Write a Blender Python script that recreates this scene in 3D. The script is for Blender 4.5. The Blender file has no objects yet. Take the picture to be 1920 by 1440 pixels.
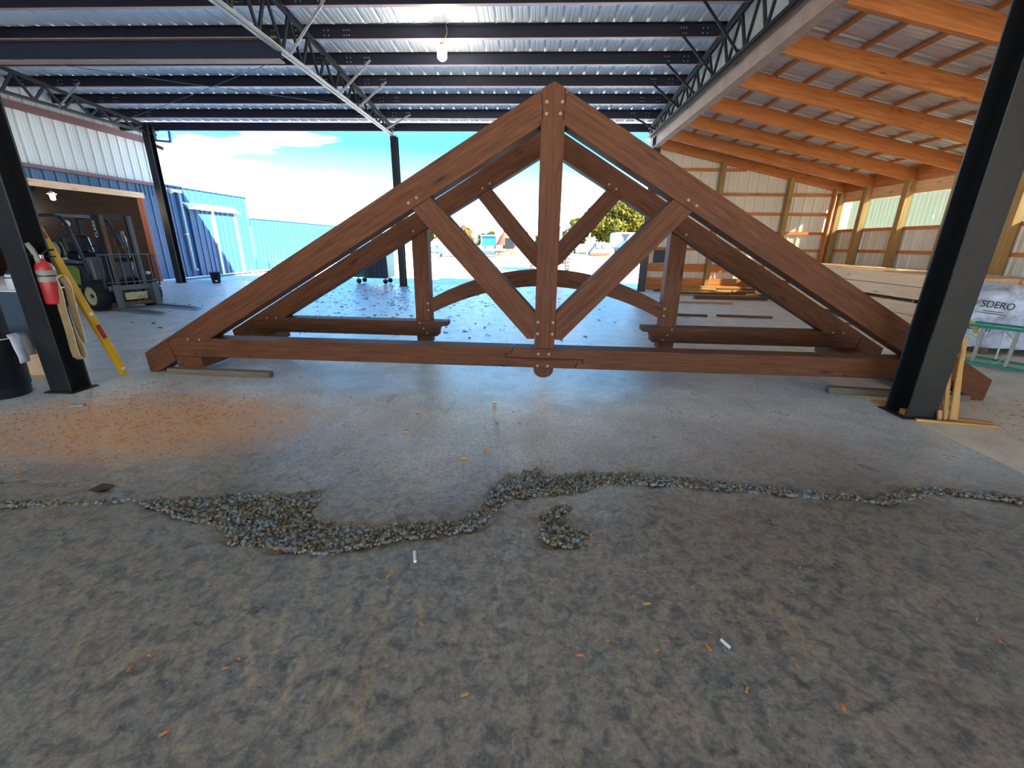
import bpy, bmesh, math, random
import numpy as np
from mathutils import Vector, Matrix
random.seed(7); RNG = np.random.default_rng(7)
sc = bpy.context.scene
COL = sc.collection
# ------------------------------------------------------------------ camera
def set_camera():
    yaw, pitch, roll = math.radians(2.6), math.radians(18.37), math.radians(.86)
    fw = Vector((-math.sin(yaw)*math.cos(pitch), math.cos(yaw)*math.cos(pitch), -math.sin(pitch)))
    rt = Vector((math.cos(yaw), math.sin(yaw), 0)); up = rt.cross(fw)
    rt = rt*math.cos(roll) + up*math.sin(roll); up = rt.cross(fw)
    cam = bpy.data.cameras.new('camera'); cam.sensor_width = 36; cam.lens = 795/1920*36
    cam.clip_start = .05; cam.clip_end = 600
    o = bpy.data.objects.new('camera', cam); COL.objects.link(o)
    m = Matrix((rt, up, -fw)).transposed().to_4x4(); m.translation = (0, 0, 1.43)
    o.matrix_world = m; sc.camera = o
set_camera()
# ------------------------------------------------------------------ world, sun, exposure
SKY = 3.2; SUN = 9.5; EXPO = 2.2
def set_world():
    w = bpy.data.worlds.new('sky'); sc.world = w; w.use_nodes = True
    nt = w.node_tree; nt.nodes.clear(); N = nt.nodes.new; L = nt.links.new
    tc = N('ShaderNodeTexCoord'); sep = N('ShaderNodeSeparateXYZ'); L(tc.outputs['Generated'], sep.inputs[0])
    ramp = N('ShaderNodeValToRGB'); L(sep.outputs['Z'], ramp.inputs[0])
    e = ramp.color_ramp.elements
    e[0].position = 0.0; e[0].color = (.16, .36, .50, 1); e[1].position = .6; e[1].color = (.022, .10, .27, 1)
    k = e.new(.18); k.color = (.020, .125, .25, 1)
    mp = N('ShaderNodeMapping'); mp.inputs['Scale'].default_value = (1.3, 1.3, 4.2); L(tc.outputs['Generated'], mp.inputs[0])
    mp.inputs['Location'].default_value = (.35, .2, .13)
    nz = N('ShaderNodeTexNoise'); nz.inputs['Scale'].default_value = 1.7; nz.inputs['Detail'].default_value = 6
    nz.inputs['Distortion'].default_value = .6; L(mp.outputs[0], nz.inputs['Vector'])
    zc = N('ShaderNodeMath'); zc.operation = 'MULTIPLY_ADD'; L(sep.outputs['Z'], zc.inputs[0]); zc.inputs[1].default_value = -2.0; zc.inputs[2].default_value = .24
    ad = N('ShaderNodeMath'); ad.operation = 'ADD'; L(nz.outputs['Fac'], ad.inputs[0]); L(zc.outputs[0], ad.inputs[1])
    cr = N('ShaderNodeValToRGB'); L(ad.outputs[0], cr.inputs[0])
    cr.color_ramp.elements[0].position = .47; cr.color_ramp.elements[1].position = .70
    mix = N('ShaderNodeMix'); mix.data_type = 'RGBA'; L(cr.outputs[0], mix.inputs['Factor'])
    L(ramp.outputs[0], mix.inputs['A']); mix.inputs['B'].default_value = (.74, .78, .82, 1)
    bg = N('ShaderNodeBackground'); L(mix.outputs['Result'], bg.inputs[0]); bg.inputs[1].default_value = SKY
    out = N('ShaderNodeOutputWorld'); L(bg.outputs[0], out.inputs[0])
set_world()
def set_sun():
    l = bpy.data.lights.new('sun', 'SUN'); l.energy = SUN; l.angle = math.radians(.6); l.color = (1, .93, .80)
    o = bpy.data.objects.new('sun', l); COL.objects.link(o)
    d = Vector((-1.6, .65, -1.0))           # direction the light travels
    o.rotation_euler = d.to_track_quat('-Z', 'Y').to_euler(); o.location = (30, -12, 20)
set_sun()
sc.view_settings.view_transform = 'Standard'; sc.view_settings.look = 'None'
sc.view_settings.exposure = EXPO; sc.view_settings.gamma = 1; sc.view_settings.use_curve_mapping = False
# ------------------------------------------------------------------ materials
def lin(c):
    return tuple(((v/255)/12.92 if v/255 <= .04045 else ((v/255+.055)/1.055)**2.4) for v in c)
class NT:
    def __init__(s, name):
        s.m = bpy.data.materials.new(name); s.m.use_nodes = True
        s.t = s.m.node_tree; s.b = s.t.nodes['Principled BSDF']
    def n(s, typ, **kw):
        x = s.t.nodes.new(typ)
        for k, v in kw.items():
            if hasattr(x, k): setattr(x, k, v)
            else: x.inputs[k.replace('_', ' ')].default_value = v
        return x
    def l(s, a, b): s.t.links.new(a, b)
    def mix(s, fac, a, b):
        x = s.n('ShaderNodeMix', data_type='RGBA')
        for sock, v in ((x.inputs['Factor'], fac), (x.inputs['A'], a), (x.inputs['B'], b)):
            if hasattr(v, 'is_linked') or hasattr(v, 'links'): s.l(v, sock)
            elif isinstance(v, (int, float)): sock.default_value = v
            else: sock.default_value = (*v, 1)
        return x.outputs['Result']
    def math(s, op, a, b=0.0, c=None, clamp=False):
        x = s.n('ShaderNodeMath', operation=op, use_clamp=clamp)
        for i, v in enumerate((a, b) if c is None else (a, b, c)):
            if hasattr(v, 'links'): s.l(v, x.inputs[i])
            else: x.inputs[i].default_value = v
        return x.outputs[0]
    def ramp(s, fac, p0, p1, c0=(0, 0, 0), c1=(1, 1, 1)):
        x = s.n('ShaderNodeValToRGB'); e = x.color_ramp.elements
        e[0].position, e[1].position = p0, p1; e[0].color = (*c0, 1); e[1].color = (*c1, 1)
        s.l(fac, x.inputs[0]); return x.outputs[0]
    def noise(s, vec, scale, detail=4, rough=.55, dist=0):
        x = s.n('ShaderNodeTexNoise'); x.inputs['Scale'].default_value = scale
        x.inputs['Detail'].default_value = detail; x.inputs['Roughness'].default_value = rough
        x.inputs['Distortion'].default_value = dist; s.l(vec, x.inputs['Vector']); return x.outputs['Fac']
    def scaled(s, vec, sc_):
        x = s.n('ShaderNodeMapping'); x.inputs['Scale'].default_value = sc_; s.l(vec, x.inputs[0]); return x.outputs[0]
    def attr(s, name):
        x = s.n('ShaderNodeAttribute', attribute_name=name); return x.outputs['Vector']
    def pos(s):
        return s.n('ShaderNodeNewGeometry').outputs['Position']
    def obj(s):
        return s.n('ShaderNodeTexCoord').outputs['Object']
    def bump(s, h, strength, dist=.01):
        x = s.n('ShaderNodeBump'); x.inputs['Strength'].default_value = strength; x.inputs['Distance'].default_value = dist
        s.l(h, x.inputs['Height']); s.l(x.outputs[0], s.b.inputs['Normal'])
    def set(s, col=None, rough=None, metal=None, spec=None):
        for k, v in (('Base Color', col), ('Roughness', rough), ('Metallic', metal), ('Specular IOR Level', spec)):
            if v is None: continue
            if hasattr(v, 'links'): s.l(v, s.b.inputs[k])
            elif isinstance(v, tuple): s.b.inputs[k].default_value = (*v, 1)
            else: s.b.inputs[k].default_value = v
        return s.m
M = {}
def wood(key, c0, c1, knot=None, rough=.6, fine=1.0, spec=.3):
    t = NT(key); g = t.attr('g')
    st = t.noise(t.scaled(g, (.9, 13, 13)), 1.6*fine, 5, .6, .8)
    fn = t.noise(t.scaled(g, (3, 90, 90)), 1.0, 3, .6)
    f = t.math('ADD', t.math('MULTIPLY', st, .75), t.math('MULTIPLY', fn, .25))
    col = t.ramp(f, .34, .66, lin(c0), lin(c1))
    if knot:
        v = t.n('ShaderNodeTexVoronoi'); v.inputs['Scale'].default_value = 1; t.l(t.scaled(g, (1.3, 6, 6)), v.inputs['Vector'])
        col = t.mix(t.ramp(v.outputs['Distance'], .05, .14, (.8,)*3, (0, 0, 0)), col, lin(knot))
    bl = t.noise(t.pos(), .9, 2)
    col = t.mix(t.math('MULTIPLY', bl, .35), col, lin(tuple(v*.72 for v in c0)))
    t.bump(fn, .12, .004); M[key] = t.set(col, rough, spec=spec)
wood('stained_timber', (82, 46, 27), (118, 73, 47), (50, 29, 19), .6, 1.7, .16)
wood('pine_orange', (180, 102, 50), (222, 146, 82), (112, 62, 32), .65)
wood('pine_light', (222, 164, 108), (246, 206, 158), (160, 100, 58), .65)
wood('pine_pale', (238, 186, 142), (252, 210, 170), (196, 130, 84), .7)
wood('treated_post', (150, 112, 62), (186, 148, 92), (96, 70, 40), .7)
wood('weathered_wood', (98, 84, 70), (140, 120, 98), (50, 42, 36), .8)
wood('brown_board', (84, 58, 40), (124, 88, 62), (54, 38, 28), .75)
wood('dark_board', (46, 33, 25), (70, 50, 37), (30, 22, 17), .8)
wood('peg_wood', (150, 116, 92), (182, 150, 124), None, .6)
wood('split_pine', (176, 122, 62), (220, 172, 104), (120, 76, 40), .7)
def plain(key, c, rough=.5, metal=0.0, var=.15, scale=6, bump=0.0, spec=.4):
    t = NT(key); p = t.obj(); n = t.noise(p, scale, 5)
    col = t.mix(t.math('MULTIPLY', n, var*2), lin(c), lin(tuple(v*.62 for v in c)))
    r = t.math('ADD', rough-.06, t.math('MULTIPLY', n, .12))
    if bump: t.bump(t.noise(p, scale*14, 3), bump, .004)
    M[key] = t.set(col, r, metal, spec)
plain('black_steel', (22, 22, 25), .42, .0, .3, 3, .08, .5)
plain('chord_lit', (206, 200, 194), .5, .1, .2, 4)  # truss steel with the light on its underside put into the colour
plain('grimy_steel', (38, 34, 28), .5, .0, .5, 4, .15)
plain('purlin_red', (34, 34, 52), .5, 0, .25, 2)
plain('purlin_lip_lit', (176, 150, 154), .5, 0, .2, 2)  # pale tone paints the light falling on purlin undersides
plain('purlin_navy', (30, 38, 66), .5, 0, .25, 2)
plain('truss_steel', (40, 42, 48), .45, .1, .3, 3)
plain('dusty_beam', (186, 158, 142), .6, 0, .4, 5, .1)
plain('primer_maroon', (124, 84, 84), .55, 0, .2, 3)
plain('roof_white', (246, 248, 248), .45, .25, .04, 1.2)
plain('roof_dull', (222, 222, 228), .4, .5, .2, 2.2)
plain('siding_white', (222, 224, 220), .45, 0, .10, 1.0)
plain('siding_tan', (232, 218, 196), .5, 0, .15, 1.5)
plain('siding_blue', (38, 86, 126), .42, 0, .12, 1.0)
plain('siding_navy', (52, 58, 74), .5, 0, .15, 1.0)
plain('trim_white', (228, 226, 218), .5, 0, .15, 4)
plain('trim_blue', (70, 112, 168), .45, 0, .15, 3)
plain('trim_rust', (150, 84, 60), .6, 0, .3, 6)
plain('galvanised', (196, 200, 202), .35, .6, .2, 8)
plain('chrome', (210, 212, 216), .15, 1.0, .1, 8)
plain('black_plastic', (24, 25, 28), .4, 0, .2, 5)
plain('black_rubber', (26, 26, 27), .75, 0, .4, 10, .2)
plain('seat_vinyl', (18, 20, 30), .2, 0, .2, 6)
plain('fork_green', (112, 132, 44), .35, 0, .25, 4)
plain('fork_grey', (92, 96, 102), .45, .1, .3, 5)
plain('fork_black', (38, 42, 50), .4, .1, .3, 5)
plain('rusty_steel', (112, 82, 62), .6, .2, .6, 9, .2)
plain('hub_cream', (196, 184, 140), .5, 0, .4, 12)
plain('tank_grey', (150, 150, 144), .45, .2, .3, 8)
plain('level_yellow', (232, 176, 30), .4, 0, .2, 5)
plain('label_red', (178, 40, 52), .4)
plain('label_white', (230, 228, 220), .5)
plain('ext_red', (190, 52, 56), .32, 0, .3, 8)
plain('web_tan', (160, 132, 88), .85, 0, .45, 14, .3)
plain('web_edge', (214, 200, 168), .85, 0, .2, 14)
plain('slate_panel', (60, 74, 88), .55, 0, .2, 3)
plain('cabinet_black', (26, 28, 30), .5, 0, .3, 3)
plain('bag_white', (214, 210, 220), .35, 0, .2, 8)
plain('rag_white', (164, 156, 146), .8, 0, .4, 18)
plain('dumpster_green', (44, 112, 92), .45, 0, .2, 3)
plain('dumpster_pale', (150, 196, 168), .5, 0, .15, 3)
plain('dumpster_lid', (52, 60, 72), .45, 0, .2, 4)
plain('tractor_orange', (226, 96, 34), .4, 0, .2, 3)
plain('tyre_dusty', (150, 146, 138), .85, 0, .5, 12, .3)
plain('rust_orange', (176, 96, 62), .7, 0, .5, 4)
plain('shed_blue', (40, 128, 208), .5, 0, .1, 2)
plain('tarp_white', (214, 222, 232), .5, 0, .25, 1.6)
plain('tarp_blue', (84, 104, 150), .5, 0, .3, 1.6)
plain('machine_grey', (136, 138, 138), .6, .1, .5, 3)
plain('ladder_green', (26, 140, 108), .4, 0, .2, 6)
plain('ladder_alu', (176, 172, 164), .45, .3, .3, 9)
plain('ladder_yellow', (226, 190, 52), .5, 0, .2, 9)
plain('ink_black', (24, 24, 28), .6)
plain('strap_grey', (176, 196, 204), .4, .3, .2, 9)
plain('chalk_white', (222, 224, 220), .8)
plain('cable_grey', (120, 124, 132), .5, .4)
plain('cord_yellow', (190, 176, 110), .6)
plain('trunk_brown', (90, 74, 58), .9, 0, .4, 4)
plain('soil_dark', (84, 66, 50), .95, 0, .5, 8)
def emissive(key, c, s):
    t = NT(key); t.b.inputs['Emission Color'].default_value = (*c, 1); t.b.inputs['Emission Strength'].default_value = s
    M[key] = t.set(c, .4)
emissive('lamp_glow', (1, .97, .88), 12); emissive('lamp_warm', (1, .86, .6), 40)
def mat_clear_panel():
    t = NT('clear_panel'); p = t.obj()
    tr = t.n('ShaderNodeBsdfTransparent'); tr.inputs[0].default_value = (.50, .56, .46, 1)
    tl = t.n('ShaderNodeBsdfTranslucent'); tl.inputs[0].default_value = (.14, .17, .13, 1)
    m1 = t.n('ShaderNodeMixShader'); m2 = t.n('ShaderNodeMixShader')
    nz = t.noise(t.scaled(p, (1, 14, .6)), 2, 4)
    t.l(t.math('ADD', .30, t.math('MULTIPLY', nz, .12)), m1.inputs[0]); t.l(tr.outputs[0], m1.inputs[1]); t.l(tl.outputs[0], m1.inputs[2])
    m2.inputs[0].default_value = .18; t.l(m1.outputs[0], m2.inputs[1]); t.l(t.b.outputs[0], m2.inputs[2])
    t.set((.35, .37, .34), .3)
    t.l(m2.outputs[0], t.t.nodes['Material Output'].inputs[0]); M['clear_panel'] = t.m
mat_clear_panel()
def mat_wrap():
    t = NT('wrap_plastic'); p = t.obj(); n = t.noise(p, 5, 6, .65, .4)
    col = t.mix(t.ramp(n, .45, .68), lin((206, 212, 224)), lin((142, 142, 150)))
    t.bump(t.noise(p, 7, 5, .6, 1.2), .5, .03); M['wrap_plastic'] = t.set(col, .3)
mat_wrap()
def mat_leaf(key, a, b, c):
    t = NT(key); p = t.pos(); n = t.noise(p, .8, 4); n2 = t.noise(p, 4.5, 2)
    col = t.mix(t.ramp(n, .38, .62), lin(a), lin(b)); col = t.mix(t.ramp(n2, .52, .62), col, lin(c))
    m = t.set(col, .8, spec=.1)
    tl = t.n('ShaderNodeBsdfTranslucent'); t.l(col, tl.inputs[0]); mx = t.n('ShaderNodeMixShader'); mx.inputs[0].default_value = .35
    t.l(t.b.outputs[0], mx.inputs[1]); t.l(tl.outputs[0], mx.inputs[2]); t.l(mx.outputs[0], t.t.nodes['Material Output'].inputs[0]); M[key] = m
mat_leaf('leaf_green', (76, 92, 40), (58, 76, 31), (116, 114, 52))
mat_leaf('leaf_gold', (116, 112, 48), (86, 98, 40), (146, 116, 46))
mat_leaf('leaf_rust', (134, 112, 66), (108, 98, 54), (148, 104, 58))
plain('dead_leaf', (84, 62, 48), .85, 0, .6, 9)
plain('sawdust_chip', (206, 132, 74), .85, 0, .3, 12)
def mat_floor(key, right=False):
    t = NT(key); p = t.pos(); sep = t.n('ShaderNodeSeparateXYZ'); t.l(p, sep.inputs[0]); X, Y = sep.outputs[0], sep.outputs[1]
    big = t.noise(p, .55, 5, .6, .3); mid = t.noise(p, 3.2, 6, .62, .3); fine = t.noise(p, 120, 4, .65)
    blot = t.noise(t.scaled(p, (1, 1.7, 1)), 7.5, 5, .65, .8)
    if right:
        base = t.mix(t.ramp(mid, .35, .7), lin((226, 216, 198)), lin((200, 188, 168)))
        base = t.mix(t.math('MULTIPLY', t.ramp(blot, .58, .72), .5), base, lin((176, 128, 84)))
        t.bump(fine, .12, .006); M[key] = t.set(base, .55, spec=.35); return
    base = t.mix(t.ramp(mid, .32, .70), lin((208, 210, 212)), lin((176, 178, 178)))
    # foreground: darker surface nearer than the broken joint
    yy = t.math('ADD', Y, t.math('MULTIPLY', t.math('SUBTRACT', big, .5), 2.2))
    near_dark = t.ramp(t.math('MULTIPLY', yy, .2), .40, .70, (1, 1, 1), (0, 0, 0))
    dark = t.mix(t.ramp(mid, .36, .66), lin((116, 111, 102)), lin((136, 123, 104)))
    dark = t.mix(t.ramp(t.noise(p, 15, 6, .7, .6), .46, .62), dark, lin((70, 69, 67)))
    col = t.mix(t.math('MULTIPLY', near_dark, .92), base, dark)
    # brown patches and tan scrape marks
    rust = t.ramp(t.noise(p, 1.5, 4, .6, .5), .56, .72)
    col = t.mix(t.math('MULTIPLY', rust, .3), col, lin((122, 100, 82)))
    w = t.noise(t.scaled(p, (5.5, .55, 1)), 2.2, 4, .5, 1.0)
    scr = t.math('MULTIPLY', t.ramp(w, .63, .70), t.ramp(mid, .45, .6))
    col = t.mix(t.math('MULTIPLY', scr, .55), col, lin((150, 128, 96)))
    grain = t.ramp(t.noise(p, 40, 7, .8, .4), .36, .64, (.50, .50, .50), (1.4, 1.38, 1.34)); vm = t.n('ShaderNodeMix', data_type='RGBA', blend_type='MULTIPLY'); vm.inputs['Factor'].default_value = .8; t.l(col, vm.inputs['A']); t.l(grain, vm.inputs['B']); col = vm.outputs['Result']
    # sawdust drift by the left column
    dx = t.math('MULTIPLY', t.math('ADD', X, 3.15), .60); dy = t.math('MULTIPLY', t.math('SUBTRACT', Y, 3.05), 1.15)
    r2 = t.math('ADD', t.math('MULTIPLY', dx, dx), t.math('MULTIPLY', dy, dy))
    sd = t.math('ADD', t.math('SUBTRACT', 1.0, r2), t.math('MULTIPLY', t.math('SUBTRACT', blot, .5), 1.6))
    sdf = t.math('MULTIPLY', t.ramp(sd, .12, .9), .8)
    col = t.mix(sdf, col, lin((208, 152, 102)))
    stk = t.n('ShaderNodeAttribute', attribute_name='streak').outputs['Fac']
    col = t.mix(t.math('MULTIPLY', stk, t.math('MULTIPLY', t.ramp(t.noise(p, 34, 5, .7), .38, .60), .7)), col, lin((180, 156, 120)))
    # spalled rubble along the broken joint
    at = t.n('ShaderNodeAttribute', attribute_name='spall').outputs['Fac']
    col = t.mix(t.math('MULTIPLY', at, .85), col, t.mix(blot, lin((96, 78, 54)), lin((140, 122, 96))))
    rough = t.math('ADD', .20, t.math('MULTIPLY', mid, .2)); rough = t.math('ADD', rough, t.math('MULTIPLY', sdf, .3))
    rough = t.math('ADD', rough, t.math('MULTIPLY', at, .3))
    brush = t.noise(t.scaled(p, (1.2, 26, 1)), 1.6, 4, .6, .6)
    crag = t.noise(p, 48, 5, .7, .5)
    h = t.math('ADD', t.math('MULTIPLY', crag, .8), t.math('ADD', t.math('MULTIPLY', fine, .2), t.math('MULTIPLY', brush, .35)))
    t.bump(h, .5, .008); M[key] = t.set(col, rough, spec=.5)
mat_floor('concrete'); mat_floor('concrete_right', True)
def mat_ground():
    t = NT('yard_ground'); p = t.pos(); sep = t.n('ShaderNodeSeparateXYZ'); t.l(p, sep.inputs[0])
    n = t.noise(p, .35, 6, .62, .5); n2 = t.noise(p, 3, 5)
    sand = t.mix(t.ramp(n2, .4, .7), lin((236, 226, 208)), lin((214, 200, 172)))
    grass = t.mix(t.ramp(n, .4, .62), lin((188, 164, 104)), lin((138, 140, 76)))
    f = t.ramp(t.math('ADD', t.math('MULTIPLY', sep.outputs[1], .01), t.math('MULTIPLY', t.math('SUBTRACT', n, .5), .25)), .46, .52)
    t.bump(n2, .3, .03); M['yard_ground'] = t.set(t.mix(f, sand, grass), .95, spec=.1)
mat_ground()
# ------------------------------------------------------------------ mesh helpers
class MB:
    def __init__(s): s.V = []; s.F = []; s.G = []
    def add(s, vs, fs, gs=None):
        b = len(s.V); s.V += [tuple(v) for v in vs]; s.F += [tuple(b+i for i in f) for f in fs]
        s.G += ([tuple(g) for g in gs] if gs is not None else [tuple(v) for v in vs]); return s
    def frame(s, o, ax, ay, az, lx, ly, lz):
        o, ax, ay, az = map(Vector, (o, ax, ay, az)); vs = []; gs = []; r = random.random()*40
        dims = [(lx, 0), (ly, 1), (lz, 2)]; order = [k for _, k in sorted(dims, reverse=True)]
        for k in range(8):
            c = (lx*((k & 1) - .5), ly*(((k >> 1) & 1) - .5), lz*(((k >> 2) & 1) - .5))
            vs.append(o + ax*c[0] + ay*c[1] + az*c[2]); gs.append((c[order[0]]+r, c[order[1]]+r*.37, c[order[2]]+r*.71))
        return s.add(vs, [(0, 2, 3, 1), (4, 5, 7, 6), (0, 1, 5, 4), (2, 6, 7, 3), (0, 4, 6, 2), (1, 3, 7, 5)], gs)
    def box(s, x0, x1, y0, y1, z0, z1):
        return s.frame(((x0+x1)/2, (y0+y1)/2, (z0+z1)/2), (1, 0, 0), (0, 1, 0), (0, 0, 1), x1-x0, y1-y0, z1-z0)
    def beam(s, p0, p1, w, h, up=(0, 0, 1)):
        p0, p1 = Vector(p0), Vector(p1); d = p1-p0; L = d.length; d.normalize()
        a = d.cross(Vector(up))
        if a.length < 1e-4: a = d.cross(Vector((1, 0, 0)))
        a.normalize(); b = a.cross(d)
        return s.frame((p0+p1)/2, d, a, b, L, w, h)
    def prism(s, poly, o, u, v, n, depth, gang=0.0):
        o, u, v, n = map(Vector, (o, u, v, n)); k = len(poly); vs = []; gs = []; r = random.random()*40
        ca, sa = math.cos(gang), math.sin(gang)
        for d in (0, depth):
            for (a, b) in poly:
                vs.append(o+u*a+v*b+n*d); gs.append((a*ca+b*sa+r, -a*sa+b*ca+r*.3, d+r*.7))
        fs = [tuple(range(k)), tuple(reversed(range(k, 2*k)))] + [(i, (i+1) % k, (i+1) % k+k, i+k) for i in range(k)]
        return s.add(vs, fs, gs)
    def cyl(s, p0, p1, r0, r1=None, n=12, caps=True):
        p0, p1 = Vector(p0), Vector(p1); r1 = r0 if r1 is None else r1; d = (p1-p0).normalized()
        a = d.orthogonal().normalized(); b = d.cross(a); vs = []
        for p, r in ((p0, r0), (p1, r1)):
            for i in range(n):
                t = 2*math.pi*i/n; vs.append(p+a*(r*math.cos(t))+b*(r*math.sin(t)))
        fs = [(i, (i+1) % n, (i+1) % n+n, i+n) for i in range(n)]
        if caps: fs += [tuple(reversed(range(n))), tuple(range(n, 2*n))]
        return s.add(vs, fs)
    def lathe(s, prof, o, axis=(0, 0, 1), n=20):
        o = Vector(o); d = Vector(axis).normalized(); a = d.orthogonal().normalized(); b = d.cross(a); vs = []; m = len(prof)
        for r, h in prof:
            for i in range(n):
                t = 2*math.pi*i/n; vs.append(o+d*h+a*(r*math.cos(t))+b*(r*math.sin(t)))
        fs = [(j*n+i, j*n+(i+1) % n, (j+1)*n+(i+1) % n, (j+1)*n+i) for j in range(m-1) for i in range(n)]
        return s.add(vs, fs)
    def tube(s, pts, r, n=6):
        pts = [Vector(p) for p in pts]; vs = []; m = len(pts); up = Vector((.13, .27, .95))
        for i, p in enumerate(pts):
            d = (pts[min(i+1, m-1)]-pts[max(i-1, 0)]).normalized(); a = d.cross(up).normalized(); b = a.cross(d)
            vs += [p+a*(r*math.cos(2*math.pi*k/n))+b*(r*math.sin(2*math.pi*k/n)) for k in range(n)]
        fs = [(j*n+i, j*n+(i+1) % n, (j+1)*n+(i+1) % n, (j+1)*n+i) for j in range(m-1) for i in range(n)]
        fs += [tuple(reversed(range(n))), tuple(range((m-1)*n, m*n))]
        return s.add(vs, fs)
    def ribbon(s, pts, wdir, w, th):
        pts = [Vector(p) for p in pts]; wv = Vector(wdir).normalized()*(w/2); m = len(pts); vs = []
        for i, p in enumerate(pts):
            d = (pts[min(i+1, m-1)]-pts[max(i-1, 0)]).normalized(); nn = d.cross(wv).normalized()*(th/2)
            vs += [p+wv+nn, p-wv+nn, p-wv-nn, p+wv-nn]
        fs = [(j*4+i, j*4+(i+1) % 4, (j+1)*4+(i+1) % 4, (j+1)*4+i) for j in range(m-1) for i in range(4)] + [(0, 1, 2, 3), (m*4-1, m*4-2, m*4-3, m*4-4)]
        return s.add(vs, fs)
    def xf(s, mat):
        s.V = [tuple(mat @ Vector(v)) for v in s.V]; return s
    def mesh(s, name, mat, smooth=False, recalc=True):
        me = bpy.data.meshes.new(name); me.from_pydata(s.V, [], s.F)
        if recalc:
            bm = bmesh.new(); bm.from_mesh(me); bmesh.ops.recalc_face_normals(bm, faces=bm.faces); bm.to_mesh(me); bm.free()
        at = me.attributes.new('g', 'FLOAT_VECTOR', 'POINT'); at.data.foreach_set('vector', np.array(s.G, dtype=np.float32).ravel())
        me.materials.append(M[mat])
        if smooth: me.shade_smooth()
        return me
    def part(s, name, mat, parent, smooth=False, bevel=0, kind=None, label=None):
        o = bpy.data.objects.new(name, s.mesh(name, mat, smooth)); COL.objects.link(o); o.parent = parent
        if parent is not None and parent.type == 'EMPTY': o.matrix_parent_inverse = parent.matrix_basis.inverted()
        if bevel: bev(o, bevel)
        if kind: o['kind'] = kind
        if label: o['label'] = label
        return o
    def top(s, name, mat, label=None, cat=None, group=None, kind=None, smooth=False, bevel=0, origin=True):
        if origin:
            a = np.array(s.V); c = Vector(((a[:, 0].min()+a[:, 0].max())/2, (a[:, 1].min()+a[:, 1].max())/2, a[:, 2].min()))
            s.V = [tuple(Vector(v)-c) for v in s.V]
        o = bpy.data.objects.new(name, s.mesh(name, mat, smooth)); COL.objects.link(o)
        if origin: o.location = c
        if bevel: bev(o, bevel)
        tag(o, label, cat, group, kind); return o
def bev(o, w):
    m = o.modifiers.new('bevel', 'BEVEL'); m.width = w; m.segments = 1; m.limit_method = 'ANGLE'; m.angle_limit = math.radians(40)
def tag(o, label=None, cat=None, group=None, kind=None):
    if label: o['label'] = label
    if cat: o['category'] = cat
    if group: o['group'] = group
    if kind: o['kind'] = kind
    return o
def thing(name, loc, label=None, cat=None, group=None, kind=None, rz=0):
    o = bpy.data.objects.new(name, None); COL.objects.link(o); o.location = loc; o.rotation_euler = (0, 0, rz)
    o.empty_display_size = .2; o.matrix_basis = Matrix.Translation(loc) @ Matrix.Rotation(rz, 4, 'Z')
    return tag(o, label, cat, group, kind)
def copy_tree(o, parent=None, dloc=(0, 0, 0)):
    c = o.copy(); COL.objects.link(c)
    if parent is not None: c.parent = parent
    else: c.location = Vector(o.location)+Vector(dloc)
    for ch in list(o.children): copy_tree(ch, c)
    return c
def text_part(name, body, size, mat, parent, mtx, extrude=.001):
    cu = bpy.data.curves.new(name, 'FONT'); cu.body = body; cu.size = size; cu.extrude = extrude; cu.align_x = 'CENTER'; cu.align_y = 'CENTER'
    t = bpy.data.objects.new(name+'_src', cu); COL.objects.link(t); bpy.context.view_layer.update()
    me = bpy.data.meshes.new_from_object(t.evaluated_get(bpy.context.evaluated_depsgraph_get()))
    bpy.data.objects.remove(t); me.materials.clear(); me.materials.append(M[mat])
    me.transform(mtx); o = bpy.data.objects.new(name, me); COL.objects.link(o); o.parent = parent
    if parent.type == 'EMPTY': o.matrix_parent_inverse = parent.matrix_basis.inverted()
    return o
_sheet = {}
def sheet_mesh(length, mat, width=.915, rib=.305, h=.032, th=.0):
    key = (round(length, 3), mat, width)
    if key in _sheet: return _sheet[key]
    pr = []; n = int(round(width/rib))
    for i in range(n):
        x = i*rib
        pr += [(x, 0), (x+.018, h), (x+.050, h), (x+.068, 0), (x+.135, 0), (x+.142, .006), (x+.158, .006), (x+.165, 0),
               (x+.215, 0), (x+.222, .006), (x+.238, .006), (x+.245, 0)]
    pr.append((width, 0)); mb = MB(); k = len(pr)
    vs = [(x, y, z) for y in (0, length) for x, z in pr]
    mb.add(vs, [(i, i+1, i+1+k, i+k) for i in range(k-1)])
    _sheet[key] = mb.mesh('siding_sheet', mat, recalc=False); return _sheet[key]
def sheet(name, parent, length, mat, origin, ax, ay, width=.915):
    me = sheet_mesh(length, mat, width); o = bpy.data.objects.new(name, me); COL.objects.link(o)
    ax, ay = Vector(ax).normalized(), Vector(ay).normalized(); az = ax.cross(ay)
    m = Matrix((ax, ay, az)).transposed().to_4x4(); m.translation = origin
    o.parent = parent; o.matrix_parent_inverse = parent.matrix_basis.inverted(); o.matrix_basis = m; return o
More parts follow.
